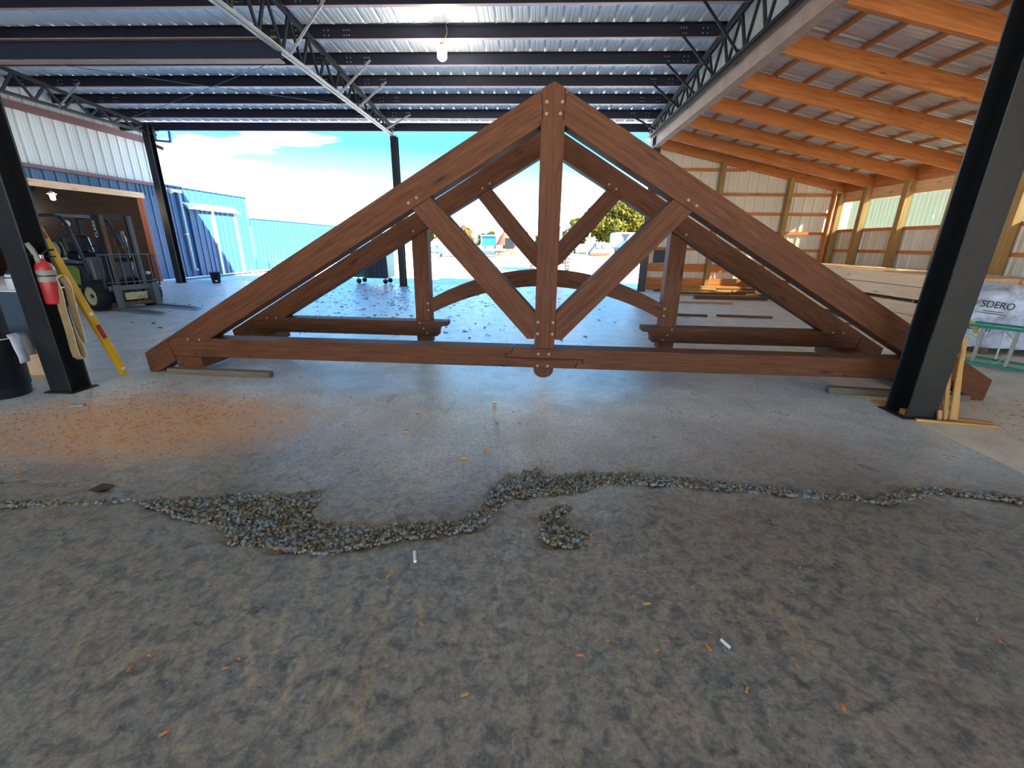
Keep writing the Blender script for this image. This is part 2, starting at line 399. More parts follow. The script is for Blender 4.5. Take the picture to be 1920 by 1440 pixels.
# ------------------------------------------------------------------ floor and ground
SPALLS = [
 [(-2.26,1.99),(-2.05,2.02),(-1.62,2.10),(-1.40,2.12),(-1.22,2.18),(-1.20,2.06),(-1.21,1.93),(-.98,1.86),(-.80,1.84),(-.63,1.90),(-.39,1.93),(-.27,2.02),(-.22,2.25),(-.16,2.36),(-.10,2.42),(.02,2.50),(.08,2.54),(.12,2.43),(.42,2.51),(.80,2.50),(1.12,2.46),(1.50,2.42),(1.86,2.36),(2.08,2.33),(2.42,2.46),(2.62,2.47),(2.90,2.42),(3.28,2.36),
  (3.22,2.28),(2.98,2.31),(2.74,2.38),(2.50,2.40),(2.14,2.25),(1.90,2.30),(1.74,2.28),(1.60,2.30),(1.34,2.33),(.98,2.36),(.80,2.37),(.50,2.34),(.28,2.25),(.12,2.20),(-.04,2.18),(-.16,2.06),(-.26,1.86),(-.42,1.80),(-.66,1.74),(-.80,1.68),(-.92,1.63),(-1.06,1.62),(-1.30,1.66),(-1.44,1.65),(-1.62,1.80),(-1.86,1.84),(-2.14,1.94)],
 [(.06,2.02),(.20,2.12),(.26,2.12),(.21,1.95),(.36,1.86),(.28,1.76),(.16,1.75),(.07,1.82)],
 [(-3.6,1.93),(-3.0,1.92),(-2.55,1.95),(-2.28,2.00),(-2.27,1.97),(-2.55,1.91),(-3.0,1.86),(-3.6,1.87)]]
CRACKS = [[(-3.35,2.16),(-2.95,2.10),(-2.66,2.10),(-2.36,2.07),(-2.22,1.99)], [(-1.55,2.30),(-1.42,2.26),(-1.32,2.20)], [(-.62,1.05),(-.60,.98),(-.66,.90)]]
STREAKS = [[(-0.983, 1.624), (-0.926, 1.458), (-0.877, 1.33)], [(-0.985, 1.337), (-0.946, 1.223), (-0.917, 1.133)], [(-0.829, 1.172), (-0.787, 1.049), (-0.758, 0.942), (-0.766, 0.901)], [(-0.598, 1.596), (-0.558, 1.393), (-0.548, 1.248)], [(-1.275, 1.516), (-1.119, 1.275), (-0.904, 0.968)], [(-1.829, 1.604), (-1.754, 1.452), (-1.704, 1.348)], [(-1.673, 1.219), (-1.641, 1.11), (-1.608, 1.002)], [(-1.859, 1.337), (-1.854, 1.268)], [(-1.406, 1.194), (-1.399, 1.072), (-1.41, 0.992)], [(-0.51, 0.862), (-0.552, 0.81), (-0.578, 0.782)], [(-0.606, 1.004), (-0.544, 0.922), (-0.462, 0.865)], [(-0.428, 1.373), (-0.37, 1.272)], [(-1.042, 0.861), (-0.971, 0.779)], [(1.608, 1.592), (1.583, 1.474), (1.541, 1.32)], [(1.521, 1.701), (1.56, 1.589)]]
def inside(px, py, poly):
    r = np.zeros(px.shape, bool); n = len(poly); j = n-1
    for i in range(n):
        xi, yi = poly[i]; xj, yj = poly[j]
        c = ((yi > py) != (yj > py)) & (px < (xj-xi)*(py-yi)/(yj-yi+1e-12)+xi); r ^= c; j = i
    return r
def edge_dist(px, py, pts, closed=True):
    d = np.full(px.shape, 9.0); n = len(pts)
    for i in range(n if closed else n-1):
        a = np.array(pts[i]); b = np.array(pts[(i+1) % n]); ab = b-a
        t = np.clip(((px-a[0])*ab[0]+(py-a[1])*ab[1])/(ab@ab), 0, 1); d = np.minimum(d, np.hypot(px-a[0]-t*ab[0], py-a[1]-t*ab[1]))
    return d
def vnoise(x, y, s, seed=0):
    x = x*s; y = y*s; xi = np.floor(x).astype(int); yi = np.floor(y).astype(int); fx = x-xi; fy = y-yi
    fx = fx*fx*(3-2*fx); fy = fy*fy*(3-2*fy)
    def h(a, b):
        v = np.sin(a*127.1+b*311.7+seed*74.7)*43758.5453; return v-np.floor(v)
    return (h(xi, yi)*(1-fx)+h(xi+1, yi)*fx)*(1-fy)+(h(xi, yi+1)*(1-fx)+h(xi+1, yi+1)*fx)*fy
def build_floor():
    xs = np.concatenate([np.array([-13.2, -10, -7, -5, -4, -3.7]), np.arange(-3.6, 3.34, .013), np.array([3.345])])
    ys = np.concatenate([np.array([-7, -3, 0, .45]), np.arange(.5, 2.9, .013), np.array([2.95, 3.2, 4, 6, 9, 12, 15.2])])
    X, Y = np.meshgrid(xs, ys); wx = X+(vnoise(X, Y, 9, 1)-.5)*.10+(vnoise(X, Y, 30, 5)-.5)*.04; wy = Y+(vnoise(X, Y, 9, 2)-.5)*.08+(vnoise(X, Y, 30, 6)-.5)*.035
    mask = np.zeros(X.shape); depth = np.zeros(X.shape)
    for P in SPALLS:
        ins = inside(wx, wy, P); d = edge_dist(wx, wy, P); m = np.where(ins, np.clip(d/.03, 0, 1)*.65+.35, np.clip(1-d/.02, 0, 1)*.35)
        mask = np.maximum(mask, m)
    for P in CRACKS:
        d = edge_dist(wx, wy, P, False); depth += -.012*np.clip(1-d/.014, 0, 1)
    streak = np.zeros(X.shape)
    for P in STREAKS: streak = np.maximum(streak, np.clip(1-edge_dist(wx*.6+X*.4, wy*.6+Y*.4, P, False)/.019, 0, 1))
    Z = depth - mask*.030 + mask*(.020*vnoise(X, Y, 45, 3)+.010*vnoise(X, Y, 95, 4))
    fine = (np.abs(X) < 3.5) & (Y > .5) & (Y < 2.9)
    Z += np.where(fine, (vnoise(X, Y, 2.2, 8)-.5)*.006, 0)
    ny, nx = X.shape; V = np.stack([X, Y, Z], -1).reshape(-1, 3)
    i = np.arange(ny*nx).reshape(ny, nx); F = np.stack([i[:-1, :-1], i[:-1, 1:], i[1:, 1:], i[1:, :-1]], -1).reshape(-1, 4)
    me = bpy.data.meshes.new('floor'); me.vertices.add(len(V)); me.vertices.foreach_set('co', V.astype(np.float32).ravel())
    me.loops.add(F.size); me.loops.foreach_set('vertex_index', F.astype(np.int32).ravel())
    me.polygons.add(len(F)); me.polygons.foreach_set('loop_start', np.arange(0, F.size, 4, dtype=np.int32))
    me.update(calc_edges=True); me.validate()
    a = me.attributes.new('spall', 'FLOAT', 'POINT'); a.data.foreach_set('value', np.clip(mask, 0, 1).astype(np.float32).ravel())
    a = me.attributes.new('streak', 'FLOAT', 'POINT'); a.data.foreach_set('value', streak.astype(np.float32).ravel())
    me.materials.append(M['concrete']); me.shade_smooth()
    o = bpy.data.objects.new('floor', me); COL.objects.link(o); o['kind'] = 'structure'
    MB().box(3.352, 9.9, -7, 15.3, -.15, .0).top('floor', 'concrete_right', kind='structure')
    MB().box(-22, -13.2, 7.0, 15.4, -.15, -.004).top('floor', 'concrete_right', kind='structure')
    g = MB(); g.add([(-140, -60, -.06), (160, -60, -.06), (160, 260, -.06), (-140, 260, -.06)], [(0, 1, 2, 3)]); g.top('ground', 'yard_ground', kind='structure')
    # loose broken stones lying in the spalled joint
    mb = MB(); ico = bmesh.new(); bmesh.ops.create_icosphere(ico, subdivisions=1, radius=1); iv = np.array([v.co[:] for v in ico.verts]); it = [tuple(v.index for v in f.verts) for f in ico.faces]; ico.free()
    cnt = 0
    for P, num in zip(SPALLS, (9000, 600, 800)):
        P_ = np.array(P); lo, hi = P_.min(0), P_.max(0); k = 0
        while k < num:
            q = RNG.uniform(lo, hi, (400, 2)); q = q[inside(q[:, 0], q[:, 1], P)]
            for x, y in q[:num-k]:
                r = .0035+.013*RNG.random()**2.6; s_ = RNG.uniform(.6, 1.25, 3)*r; s_[2] *= .75
                R = Matrix.Rotation(RNG.random()*6.28, 3, Vector(RNG.normal(size=3)).normalized())
                v = (iv*RNG.uniform(.75, 1.15, (len(iv), 1))*s_) @ np.array(R).T + np.array([x, y, r*.45-.003]); mb.add(v.tolist(), it)
            k += len(q[:num-k])
    mb.top('broken_stones', 'stone', 'broken brown and grey concrete rubble along the cracked floor joint', 'rubble', kind='stuff', origin=False)
def mat_stone():
    t = NT('stone'); p = t.pos(); n = t.noise(p, 60, 3); n2 = t.noise(p, 9, 3)
    col = t.mix(t.ramp(n, .35, .65), lin((72, 62, 48)), lin((138, 122, 98))); col = t.mix(t.ramp(n2, .45, .6), col, lin((112, 114, 114)))
    M['stone'] = t.set(col, .42, spec=.5)
mat_stone()
build_floor()
# ------------------------------------------------------------------ main roof
ORD = ['first', 'second', 'third', 'fourth', 'fifth', 'sixth', 'seventh', 'eighth', 'ninth', 'tenth', 'eleventh', 'twelfth', 'thirteenth', 'fourteenth', 'fifteenth']
RS = .0833
def zpur(Y): return 4.65 + RS*(14.4-Y)          # underside of purlins
RIDGE = 3.7
def build_roof():
    c = thing('ceiling_main', (-4.8, 4, 4.9), kind='structure')
    L = math.hypot(15.3-RIDGE, (15.3-RIDGE)*RS); d = Vector((0, 1, -RS)).normalized()
    L2 = math.hypot(RIDGE+7, (RIDGE+7)*RS); d2 = Vector((0, 1, RS)).normalized()
    zr = zpur(RIDGE)+.207
    x = -13.05
    while x < 3.3:
        sheet('roof_sheet', c, L, 'roof_white', (x, RIDGE, zr), (1, 0, 0), d)
        sheet('roof_sheet', c, L2, 'roof_white', (x, -7, zr-(RIDGE+7)*RS), (1, 0, 0), d2); x += .915
    # purlins, one Z section each, with lap bolts at every truss line
    for k, Y in enumerate([8.5, 9.5, 10.5, 11.5, 12.5, 13.5, 7.5]):
        z = zpur(Y); lab = 'dark navy steel roof purlin, %s in from the eave beam of the open shed' % ORD[{13.5: 0, 12.5: 1, 11.5: 2, 10.5: 3, 9.5: 4, 8.5: 5, 7.5: 6}[Y]]
        t = thing('steel_purlin', (-4.8, Y, z), lab, 'purlin', 'roof purlins of the open shed')
        m = MB(); m.prism([(0, 0), (.075, 0), (.075, .018), (.069, .018), (.069, .006), (.006, .006), (.006, .194), (-.065, .194), (-.065, .2), (0, .2)], (-13.0, Y, z), (0, 1, 0), (0, 0, 1), (1, 0, 0), 16.35)
        m.part('web', 'purlin_red', t); MB().box(-13.0, 3.34, Y-.004, Y+.078, z-.005, z+.0).part('flange', 'purlin_lip_lit', t)  # thin strip under each purlin carries the painted underside light
        b = MB()
        for X in (-11.9, -4.35, 3.3):
            for dx in ((-.75, -.7, -.65, -.35, -.27, .27, .35, .65, .7, .75)):
                if not -12.9 < X+dx < 3.3: continue
                for dz in (.05, .13): b.cyl((X+dx, Y-.012, z+dz), (X+dx, Y+.001, z+dz), .011, n=6)
        b.part('bolt_heads', 'galvanised', t, kind='stuff')
    # eave strut closing the roof edge
    t = thing('eave_strut', (-4.8, 14.4, 4.6), 'deep dark steel eave beam along the open roof edge', 'beam')
    MB().prism([(0, 0), (.09, 0), (.09, .006), (.006, .006), (.006, .21), (.09, .203), (.09, .21), (0, .22)], (-13.0, 14.4, 4.60), (0, 1, 0), (0, 0, 1), (1, 0, 0), 16.4).part('web', 'purlin_red', t)
    # deeper beam across the left bay
    t = thing('tie_beam_steel', (-8, 8.33, 4.3), 'deep navy steel beam spanning the left bay below the purlins', 'beam')
    m = MB(); m.box(-11.95, -4.36, 8.33, 8.345, 4.31, 4.60); m.part('web', 'purlin_navy', t)
    MB().box(-11.95, -4.36, 8.25, 8.43, 4.295, 4.31).part('flange', 'dusty_beam', t); MB().box(-11.95, -4.36, 8.25, 8.43, 4.60, 4.615).part('flange', 'dusty_beam', t)
build_roof()
def build_steel_truss(X, label, siding=None, zbot=4.44):
    t = thing('steel_truss', (X, 9, zbot), label, 'truss')
    Y0, Y1 = RIDGE, 14.42
    top = lambda Y: zpur(Y)-.03
    def angle2(p0, p1, nm, mat='truss_steel', up=1):
        m = MB()
        for s in (-1, 1):
            a = Vector((s*.012, 0, 0)); m.beam(Vector(p0)+a+Vector((s*.003, 0, 0)), Vector(p1)+a+Vector((s*.003, 0, 0)), .006, .06)
            m.beam(Vector(p0)+Vector((s*.045, 0, -.03*up)), Vector(p1)+Vector((s*.045, 0, -.03*up)), .06, .006)
        return m.part(nm, mat, t)
    angle2((X, Y0, top(Y0)), (X, Y1+.1, top(Y1)-.01), 'top_chord', up=-1)
    angle2((X, Y0, zbot+.03), (X, Y1, zbot+.03), 'bottom_chord', 'chord_lit' if siding is None else 'truss_steel', up=1)  # central chord gets the colour with light painted in
    y = 14.3; k = 0
    while y > 4.2:
        zt = top(y); a = (X, y, zbot+.05); b = (X, y-.32, top(y-.32)-.02)
        MB().beam(b, a, .035, .05).part('web_bar', 'truss_steel', t)
        c = (X, y-.62, zbot+.05); MB().beam(b, c, .035, .05).part('web_bar', 'truss_steel', t)
        y -= .66; k += 1
    return t
build_steel_truss(-4.35, 'open-web steel roof truss on the central column line')
build_steel_truss(3.30, 'open-web steel roof truss beside the dusty lean-to beam', siding=1)
build_steel_truss(-11.87, 'open-web steel roof truss in front of the pale ribbed wall', siding=1)
# flange braces from the chord up to purlins
for X, s, mat, lb in ((-4.35, 1, 'galvanised', 'pale angle brace rising from the central truss chord to a purlin'), (3.30, -1, 'grimy_steel', 'grey angle brace rising from the truss beside the lean-to beam'), (-11.87, 1, 'galvanised', 'pale angle brace rising from the truss by the pale wall')):
    for Y in ((9.5, 10.5, 11.5, 12.5, 13.5, 8.5) if X != -11.87 else (11.5,)):
        if X == -4.35 and Y in (9.5, 12.5): continue
        if X == 3.30 and Y == 12.5: continue
        MB().beam((X+s*.06, Y, 4.46), (X+s*.78, Y-.02, zpur(Y)+.08), .045, .008, up=(0, 1, 0)).top('flange_brace', mat, lb, 'brace', 'braces: '+lb)
# thin bracing rods crossing the left bay under the roof
for a, b in (((-11.8, 9.5, 4.95), (-4.5, 12.5, 4.72)), ((-11.8, 13.4, 4.66), (-4.5, 9.6, 4.95)), ((-11.8, 8.2, 5.1), (-8.4, 6.6, 5.3))):
    MB().tube([a, ((a[0]+b[0])/2, (a[1]+b[1])/2, (a[2]+b[2])/2-.03), b], .006).top('brace_rod', 'cable_grey', 'thin grey steel bracing rod strung across the left bay under the roof', 'rod', 'roof bracing rods')
# ------------------------------------------------------------------ steel columns
def column(x0, x1, y0, y1, z1, label, mat='black_steel', tf=.014, grime=None):
    t = thing('steel_column', ((x0+x1)/2, (y0+y1)/2, 0), label, 'column'); xm = (x0+x1)/2
    MB().box(x0, x1, y0, y0+tf, 0.012, z1).part('flange', grime or mat, t, bevel=.002); MB().box(x0, x1, y1-tf, y1, 0.012, z1).part('flange', mat, t, bevel=.002)
    MB().box(xm-.006, xm+.006, y0+tf, y1-tf, 0.012, z1).part('web', mat, t)
    MB().box(x0-.04, x1+.04, y0-.03, y1+.03, 0, .012).part('base_plate', 'grimy_steel', t)
    return t
column(-4.615, -4.405, 3.63, 3.83, 5.5, 'black steel H column hung with a fire extinguisher and tan sling')
column(3.345, 3.60, 3.66, 3.90, 5.5, 'black steel H column with wood slats propped at its foot', grime='grimy_steel')
column(-4.45, -4.25, 14.28, 14.48, 4.46, 'slim dark steel column at the open edge below the central truss')
column(3.42, 3.62, 14.20, 14.40, 4.46, 'dark steel column at the open edge beside the lean-to end wall')
column(-11.97, -11.77, 14.0, 14.2, 4.7, 'dark steel column at the corner of the pale ribbed wall')
# ------------------------------------------------------------------ left wall and annex interior
def build_left():
    XW = -13.0; w = thing('wall_left', (XW, 8, 0), kind='structure')
    # white ribbed upper wall (sheets run along Y, ribs vertical, facing +X)
    y = 15.40
    while y > -6.5:
        sheet('siding_sheet', w, 2.25, 'siding_white', (XW, y-.915, 3.17), (0, 1, 0), (0, 0, 1)); y -= .915
    y = 15.36
    while y > -6.5:
        ya = y-.915
        if ya < 7.6: sheet('siding_sheet', w, 3.15, 'siding_blue', (XW+.005, ya, 0), (0, 1, 0), (0, 0, 1))
        else: sheet('siding_sheet', w, .36, 'siding_blue', (XW+.005, ya, 2.79), (0, 1, 0), (0, 0, 1))
        y -= .915
    sheet('siding_sheet', w, 3.15, 'siding_blue', (XW+.008, 14.602, 0), (0, 1, 0), (0, 0, 1))
    MB().prism([(0, 0), (.10, 0), (.10, .012), (.012, .012), (.012, .158), (.10, .158), (.10, .17), (0, .17)], (XW+.15, -6.5, 4.40), (-1, 0, 0), (0, 0, 1), (0, 1, 0), 22.1).part('girt', 'primer_maroon', w)
    MB().prism([(0, 0), (.10, 0), (.10, .01), (.01, .01), (.01, .08), (.10, .08), (.10, .09), (0, .09)], (XW+.15, -6.5, 3.09), (-1, 0, 0), (0, 0, 1), (0, 1, 0), 21.9).part('girt', 'primer_maroon', w)
    t = MB(); t.box(XW+.03, XW+.09, 7.6, 14.62, 2.66, 2.83); t.top('trim_1', 'pine_pale', kind='structure', bevel=.004)
    MB().box(XW-.12, XW+.05, 14.53, 14.60, 0, 2.66).top('trim_2', 'trim_rust', kind='structure')
    MB().box(XW-.12, XW+.05, 7.53, 7.60, 0, 2.66).top('trim_3', 'trim_rust', kind='structure')
    MB().box(XW-.02, XW+.06, 14.60, 15.42, 0, .05).top('baseboard_left', 'trim_white', kind='structure')
    MB().box(XW-.06, XW+.08, 15.36, 15.46, 0, 5.1).top('trim_4', 'trim_blue', kind='structure')
    # annex room seen through the opening
    a = thing('wall_annex', (-18, 11, 0), kind='structure')
    for k in range(8):
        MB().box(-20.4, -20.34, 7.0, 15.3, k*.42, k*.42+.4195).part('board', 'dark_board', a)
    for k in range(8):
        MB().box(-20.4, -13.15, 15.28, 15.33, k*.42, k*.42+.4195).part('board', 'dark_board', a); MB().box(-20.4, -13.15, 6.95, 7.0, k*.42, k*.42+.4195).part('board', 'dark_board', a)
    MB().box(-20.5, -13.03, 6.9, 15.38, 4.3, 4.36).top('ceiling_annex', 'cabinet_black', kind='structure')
    for X in (-14.3, -15.9, -17.5):
        t = thing('wooden_truss', (X, 11, 2.95), 'wooden roof truss inside the dark forklift room', 'truss', 'annex roof trusses')
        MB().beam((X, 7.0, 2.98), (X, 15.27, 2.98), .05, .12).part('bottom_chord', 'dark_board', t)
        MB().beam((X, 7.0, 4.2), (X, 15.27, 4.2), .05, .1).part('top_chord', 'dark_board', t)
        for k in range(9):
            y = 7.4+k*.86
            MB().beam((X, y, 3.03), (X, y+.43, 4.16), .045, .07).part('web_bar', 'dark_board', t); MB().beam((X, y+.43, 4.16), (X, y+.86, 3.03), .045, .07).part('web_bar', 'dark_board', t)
    MB().beam((-13.6, 7.05, 2.86), (-13.6, 14.5, 2.86), .06, .2).top('header_beam', 'pine_orange', 'orange wooden header beam inside the forklift room doorway', 'beam')
    # shelving along the annex back wall
    t = thing('storage_shelf', (-20.0, 11, 0), 'brown wooden shelving against the back of the forklift room', 'shelf')
    for z in (.05, .8, 1.5, 2.1): MB().box(-20.3, -19.7, 9.0, 15.2, z, z+.05).part('shelf_board', 'brown_board', t)
    for y in (9.05, 11.1, 13.1, 15.1): MB().box(-19.8, -19.7, y, y+.09, 0, 2.6).part('upright', 'brown_board', t)
    for k in range(8):
        y = 9.3+k*.72; h = .28+.2*((k*37) % 5)/5
        MB().box(-20.2, -19.83, y, y+.45, (.851, 1.551)[k % 2], (.851, 1.551)[k % 2]+h).top('carton', 'pine_light' if k % 3 else 'tank_grey', 'cardboard box on the shelving inside the forklift room', 'box', 'boxes on the annex shelf')
    for p, s, lb in (((-14.0, 12.7, 2.62), 1.0, 'bright lamp hanging inside the forklift room doorway'), ((-18.5, 15.0, 2.4), .45, 'small far lamp hanging deep inside the forklift room')):
        l = thing('work_lamp', p, lb, 'lamp'); MB().lathe([(.0, .0), (.05*s, .02), (.06*s, .12), (.045*s, .2), (.0, .22)], (p[0], p[1], p[2]-.2), n=12).part('bulb', 'lamp_warm', l, smooth=True)
        MB().lathe([(.05, .03), (.11, -.03), (.10, -.03), (.04, .02)], p, n=12).part('shade', 'trim_white', l); MB().tube([p, (p[0], p[1], 4.3)], .008).part('cord', 'black_plastic', l)
        li = bpy.data.lights.new('lamp_light', 'POINT'); li.energy = 14*s; li.color = (1, .82, .58); li.shadow_soft_size = .08
        lo = bpy.data.objects.new('lamp_light', li); COL.objects.link(lo); lo.parent = l; lo.location = (0.25, 0, -.2)
build_left()
# ------------------------------------------------------------------ blue metal building beyond the corner
def build_blue():
    XW = -13.0; b = thing('metal_building', (-16, 22, 0), 'pale blue ribbed metal building with stepped roof line beyond the shed', 'building')
    y = 15.46
    while y < 20.0: sheet('siding_sheet', b, 3.18, 'siding_blue', (XW, y, 0), (0, 1, 0), (0, 0, 1)); y += .915
    y = 20.06
    while y < 34: sheet('siding_sheet', b, 2.33, 'siding_blue', (XW, y, 0), (0, 1, 0), (0, 0, 1)); y += .915
    MB().box(-22, -12.93, 15.46, 20.12, 3.18, 3.22).part('roof', 'trim_blue', b); MB().box(-22, -12.93, 20.12, 34.4, 2.33, 2.37).part('roof', 'trim_blue', b)
    MB().box(-22, XW-.01, 20.02, 20.06, 2.3, 3.18).part('gable_panel', 'trim_white', b); MB().box(-22, XW-.01, 34.3, 34.4, 0, 2.33).part('gable_panel', 'siding_blue', b)
    MB().box(XW-.01, XW+.07, 15.46, 34.3, 0, .05).part('base_trim', 'trim_white', b); MB().box(XW, XW+.06, 20.02, 20.10, 2.33, 3.2).part('corner_trim', 'trim_white', b)
    g = MB(); g.box(XW+.02, XW+.13, 15.46, 16.25, 2.99, 3.09); gp = g.part('gutter', 'trim_white', b)
    MB().tube([(XW+.09, 16.12, 3.0), (XW+.09, 16.12, .34), (XW+.16, 16.2, .28)], .04, 8).part('downspout', 'trim_white', b, smooth=True)
    MB().box(XW+.03, XW+.13, 16.02, 16.14, 1.55, 1.6).part('pipe_strap', 'trim_white', b)
    d = thing('door_1', (XW, 18, 0), kind='structure')
    y = 16.42
    while y < 18.9:
        w_ = min(.915, 18.95-y)
        sheet('door_sheet', d, 2.46, 'siding_blue', (XW+.06, y, .05), (0, 1, 0), (0, 0, 1)) if w_ > .8 else None; y += .85
    MB().box(XW+.04, XW+.12, 17.56, 17.68, .03, 2.5).part('door_stile', 'trim_white', d); MB().box(XW+.04, XW+.11, 18.94, 19.0, .03, 2.52).part('door_stile', 'trim_white', d)
    MB().prism([(0, 0), (.26, -.02), (.26, -.10), (.22, -.10), (0, .14)], (XW+.01, 16.2, 2.56), (1, 0, 0), (0, 0, 1), (0, 1, 0), 2.9).part('track_cover', 'trim_white', d)
    MB().box(XW+.10, XW+.13, 18.78, 18.86, 1.48, 1.5).part('handle', 'trim_white', d)
    # white wall lamp at the corner
    l = thing('wall_lamp', (-12.8, 15.5, 3.0), 'round white floodlight on the corner of the blue wall', 'lamp'); MB().lathe([(0, 0), (.07, .01), (.09, .06), (.05, .12), (0, .13)], (-12.72, 15.5, 3.0), (1, -1, -.3), 14).part('lens', 'trim_white', l, smooth=True); MB().box(-12.93, -12.76, 15.48, 15.54, 3.0, 3.06).part('bracket', 'trim_white', l)
    fr = thing('gutter_frame', (-12.4, 15.3, 4.5), 'blue steel frame hanging under the roof corner by the pale wall', 'frame')
    for a_, b_ in (((-12.68, 15.3, 4.50), (-12.16, 15.3, 4.46)), ((-12.16, 15.3, 4.44), (-12.12, 15.3, 4.85)), ((-12.66, 15.3, 4.48), (-12.62, 15.3, 4.85))): MB().beam(a_, b_, .06, .06, up=(0, 1, 0)).part('bar', 'trim_blue', fr)
    MB().beam((-12.86, 15.3, 4.40), (-12.46, 15.3, 4.25), .10, .05, up=(0, 1, 0)).top('girt_stub', 'primer_maroon', 'short maroon steel stub past the corner column of the pale wall', 'beam')
    p = thing('corner_bucket', (-10.75, 14.25, 0), 'small black bucket standing near the blue wall', 'bucket'); MB().lathe([(0, .005), (.12, .005), (.16, .34), (.175, .34), (.175, .36), (.15, .36), (.11, .03), (0, .03)], (-10.75, 14.25, 0), n=18).part('shell', 'black_plastic', p, smooth=True)
    MB().box(-10.67, -10.60, 14.08, 14.10, .06, .11).part('sticker', 'label_white', p)
build_blue()
# ------------------------------------------------------------------ lean-to on the right
def zraf(X): return 4.30 - .21*(X-3.7)
RAFY = [13.75, 12.35, 10.95, 9.5, 8.05, 6.62, 5.2, 3.8, 2.4, 1.0, -.4, -1.8, -3.2, -4.6, -6.0]
def build_lean_to():
    for i, Y in enumerate(RAFY[:8]+RAFY[8:]):
        m = MB(); L = 9.62-3.56; m.prism([(3.56, zraf(3.56)), (9.62, zraf(9.62)), (9.62, zraf(9.62)+.29), (3.56, zraf(3.56)+.29)], (0, Y, 0), (1, 0, 0), (0, 0, 1), (0, 1, 0), .085, gang=math.atan(-.21))
        m.top('wooden_rafter', 'pine_orange', 'deep orange-brown sloping wooden rafter, %s out from the end wall rafter' % ORD[i], 'rafter', 'lean-to rafters', bevel=.003)
    m = MB(); m.prism([(3.56, zraf(3.56)), (9.62, zraf(9.62)), (9.62, zraf(9.62)+.29), (3.56, zraf(3.56)+.29)], (0, 14.94, 0), (1, 0, 0), (0, 0, 1), (0, 1, 0), .06, gang=math.atan(-.21))
    m.top('end_rafter', 'pine_orange', 'orange wooden end rafter nailed along the top of the end wall', 'rafter', bevel=.003)
    c = thing('ceiling_lean_to', (6.6, 5, 4.2), kind='structure')
    X = 3.78
    while X < 9.7:
        MB().box(X, X+.089, -7, 15.2, zraf(X)+.292, zraf(X)+.33).part('batten', 'pine_orange', c); X += .57
    ay = Vector((1, 0, -.21)).normalized(); y = -7
    while y < 15.2:
        sheet('roof_sheet', c, 6.5, 'roof_dull', (3.5, y+.915, zraf(3.5)+.335), (0, -1, 0), ay); y += .915
    # steel beam carrying the rafters
    t = thing('dusty_beam', (3.47, 9, 4.15), 'dusty pinkish steel beam carrying the lean-to rafters', 'beam')
    MB().box(3.46, 3.472, -6.5, 14.9, 4.165, 4.54).part('web', 'dusty_beam', t); MB().box(3.38, 3.555, -6.5, 14.9, 4.15, 4.165).part('flange', 'dusty_beam', t); MB().box(3.38, 3.555, -6.5, 14.9, 4.54, 4.555).part('flange', 'grimy_steel', t)
    for Y in (8.8, 11.3, 6.2): MB().box(3.365, 3.38, Y, Y+.12, 4.40, 4.62).part('clip', 'black_steel', t)
    w = thing('wall_clerestory', (3.5, 5, 4.6), kind='structure'); y = -7
    while y < 14.4:
        yc = y+.46; sheet('siding_sheet', w, zpur(RIDGE)-abs(yc-RIDGE)*RS+.26-4.56, 'siding_white', (3.44, y+.915, 4.56), (0, -1, 0), (0, 0, 1)); y += .915
    # right wall
    posts = [14.80, 13.72, 12.28, 10.88, 9.46, 8.05, 6.62, 5.2, 3.8, 1.0, -1.8, -4.6]
    for i, Y in enumerate(posts):
        MB().box(9.42, 9.58, Y-.02, Y+.14, 0, zraf(9.45)+.02 if i else 3.05).top('wooden_post', 'treated_post', 'square tan wooden post of the right wall, %s from the end wall corner' % ORD[i], 'post', 'right wall posts', bevel=.004)
    w = thing('wall_right', (9.65, 5, 0), kind='structure'); y = -7
    while y < 15.1: sheet('siding_sheet', w, 1.95, 'siding_tan', (9.64, y+.915, 0), (0, -1, 0), (0, 0, 1)); y += .915
    for z in (.55, 1.31, 1.9): MB().box(9.59, 9.63, -7, 15.0, z, z+.085).part('girt', 'pine_orange', w)
    MB().box(9.585, 9.63, -7, 15.0, 2.77, 3.06).part('eave_board', 'pine_light', w); MB().box(9.60, 9.64, -7, 15.05, 3.062, 3.385).part('eave_board', 'pine_orange', w)
    for n, (a, b) in enumerate(((13.86, 14.79), (12.42, 13.70), (11.02, 12.26), (9.6, 10.86), (8.19, 9.44), (6.76, 8.03), (5.34, 6.6), (3.94, 5.18), (-6.5, 3.78))):
        a -= .13; b += .13; o = MB(); k = int((b-a)/.068); vs = []
        for j in range(k+1):
            y_ = a+(b-a)*j/k; xo = 9.645+.012*math.cos(j*math.pi)
            vs += [(xo, y_, 1.95), (xo, y_, 2.80)]
        o.add(vs, [(2*j, 2*j+2, 2*j+3, 2*j+1) for j in range(k)]); o.top('window_%d' % (n+1), 'clear_panel', kind='structure')
    # end wall
    e = thing('wall_back', (6.6, 15.05, 0), kind='structure'); x = 3.62
    while x < 9.6:
        sheet('siding_sheet', e, zraf(x+.45)+.2, 'siding_tan', (x, 15.06, 0), (1, 0, 0), (0, 0, 1), ) ; x += .915
    for z in (3.70, 3.0, 2.43, 1.86, 1.33): MB().box(3.7, min(9.42, 3.7+(4.3-z)/.21), 14.985, 15.022, z-.045, z+.045).part('girt', 'pine_orange', e)
    MB().box(3.7, 9.42, 14.98, 15.02, .60, .86).part('girt', 'pine_orange', e)
    MB().box(3.7, 9.42, 14.97, 15.01, 0, .19).part('skirt_board', 'pine_orange', e); MB().box(3.7, 9.42, 14.975, 15.015, .2, .40).part('skirt_board', 'pine_orange', e)
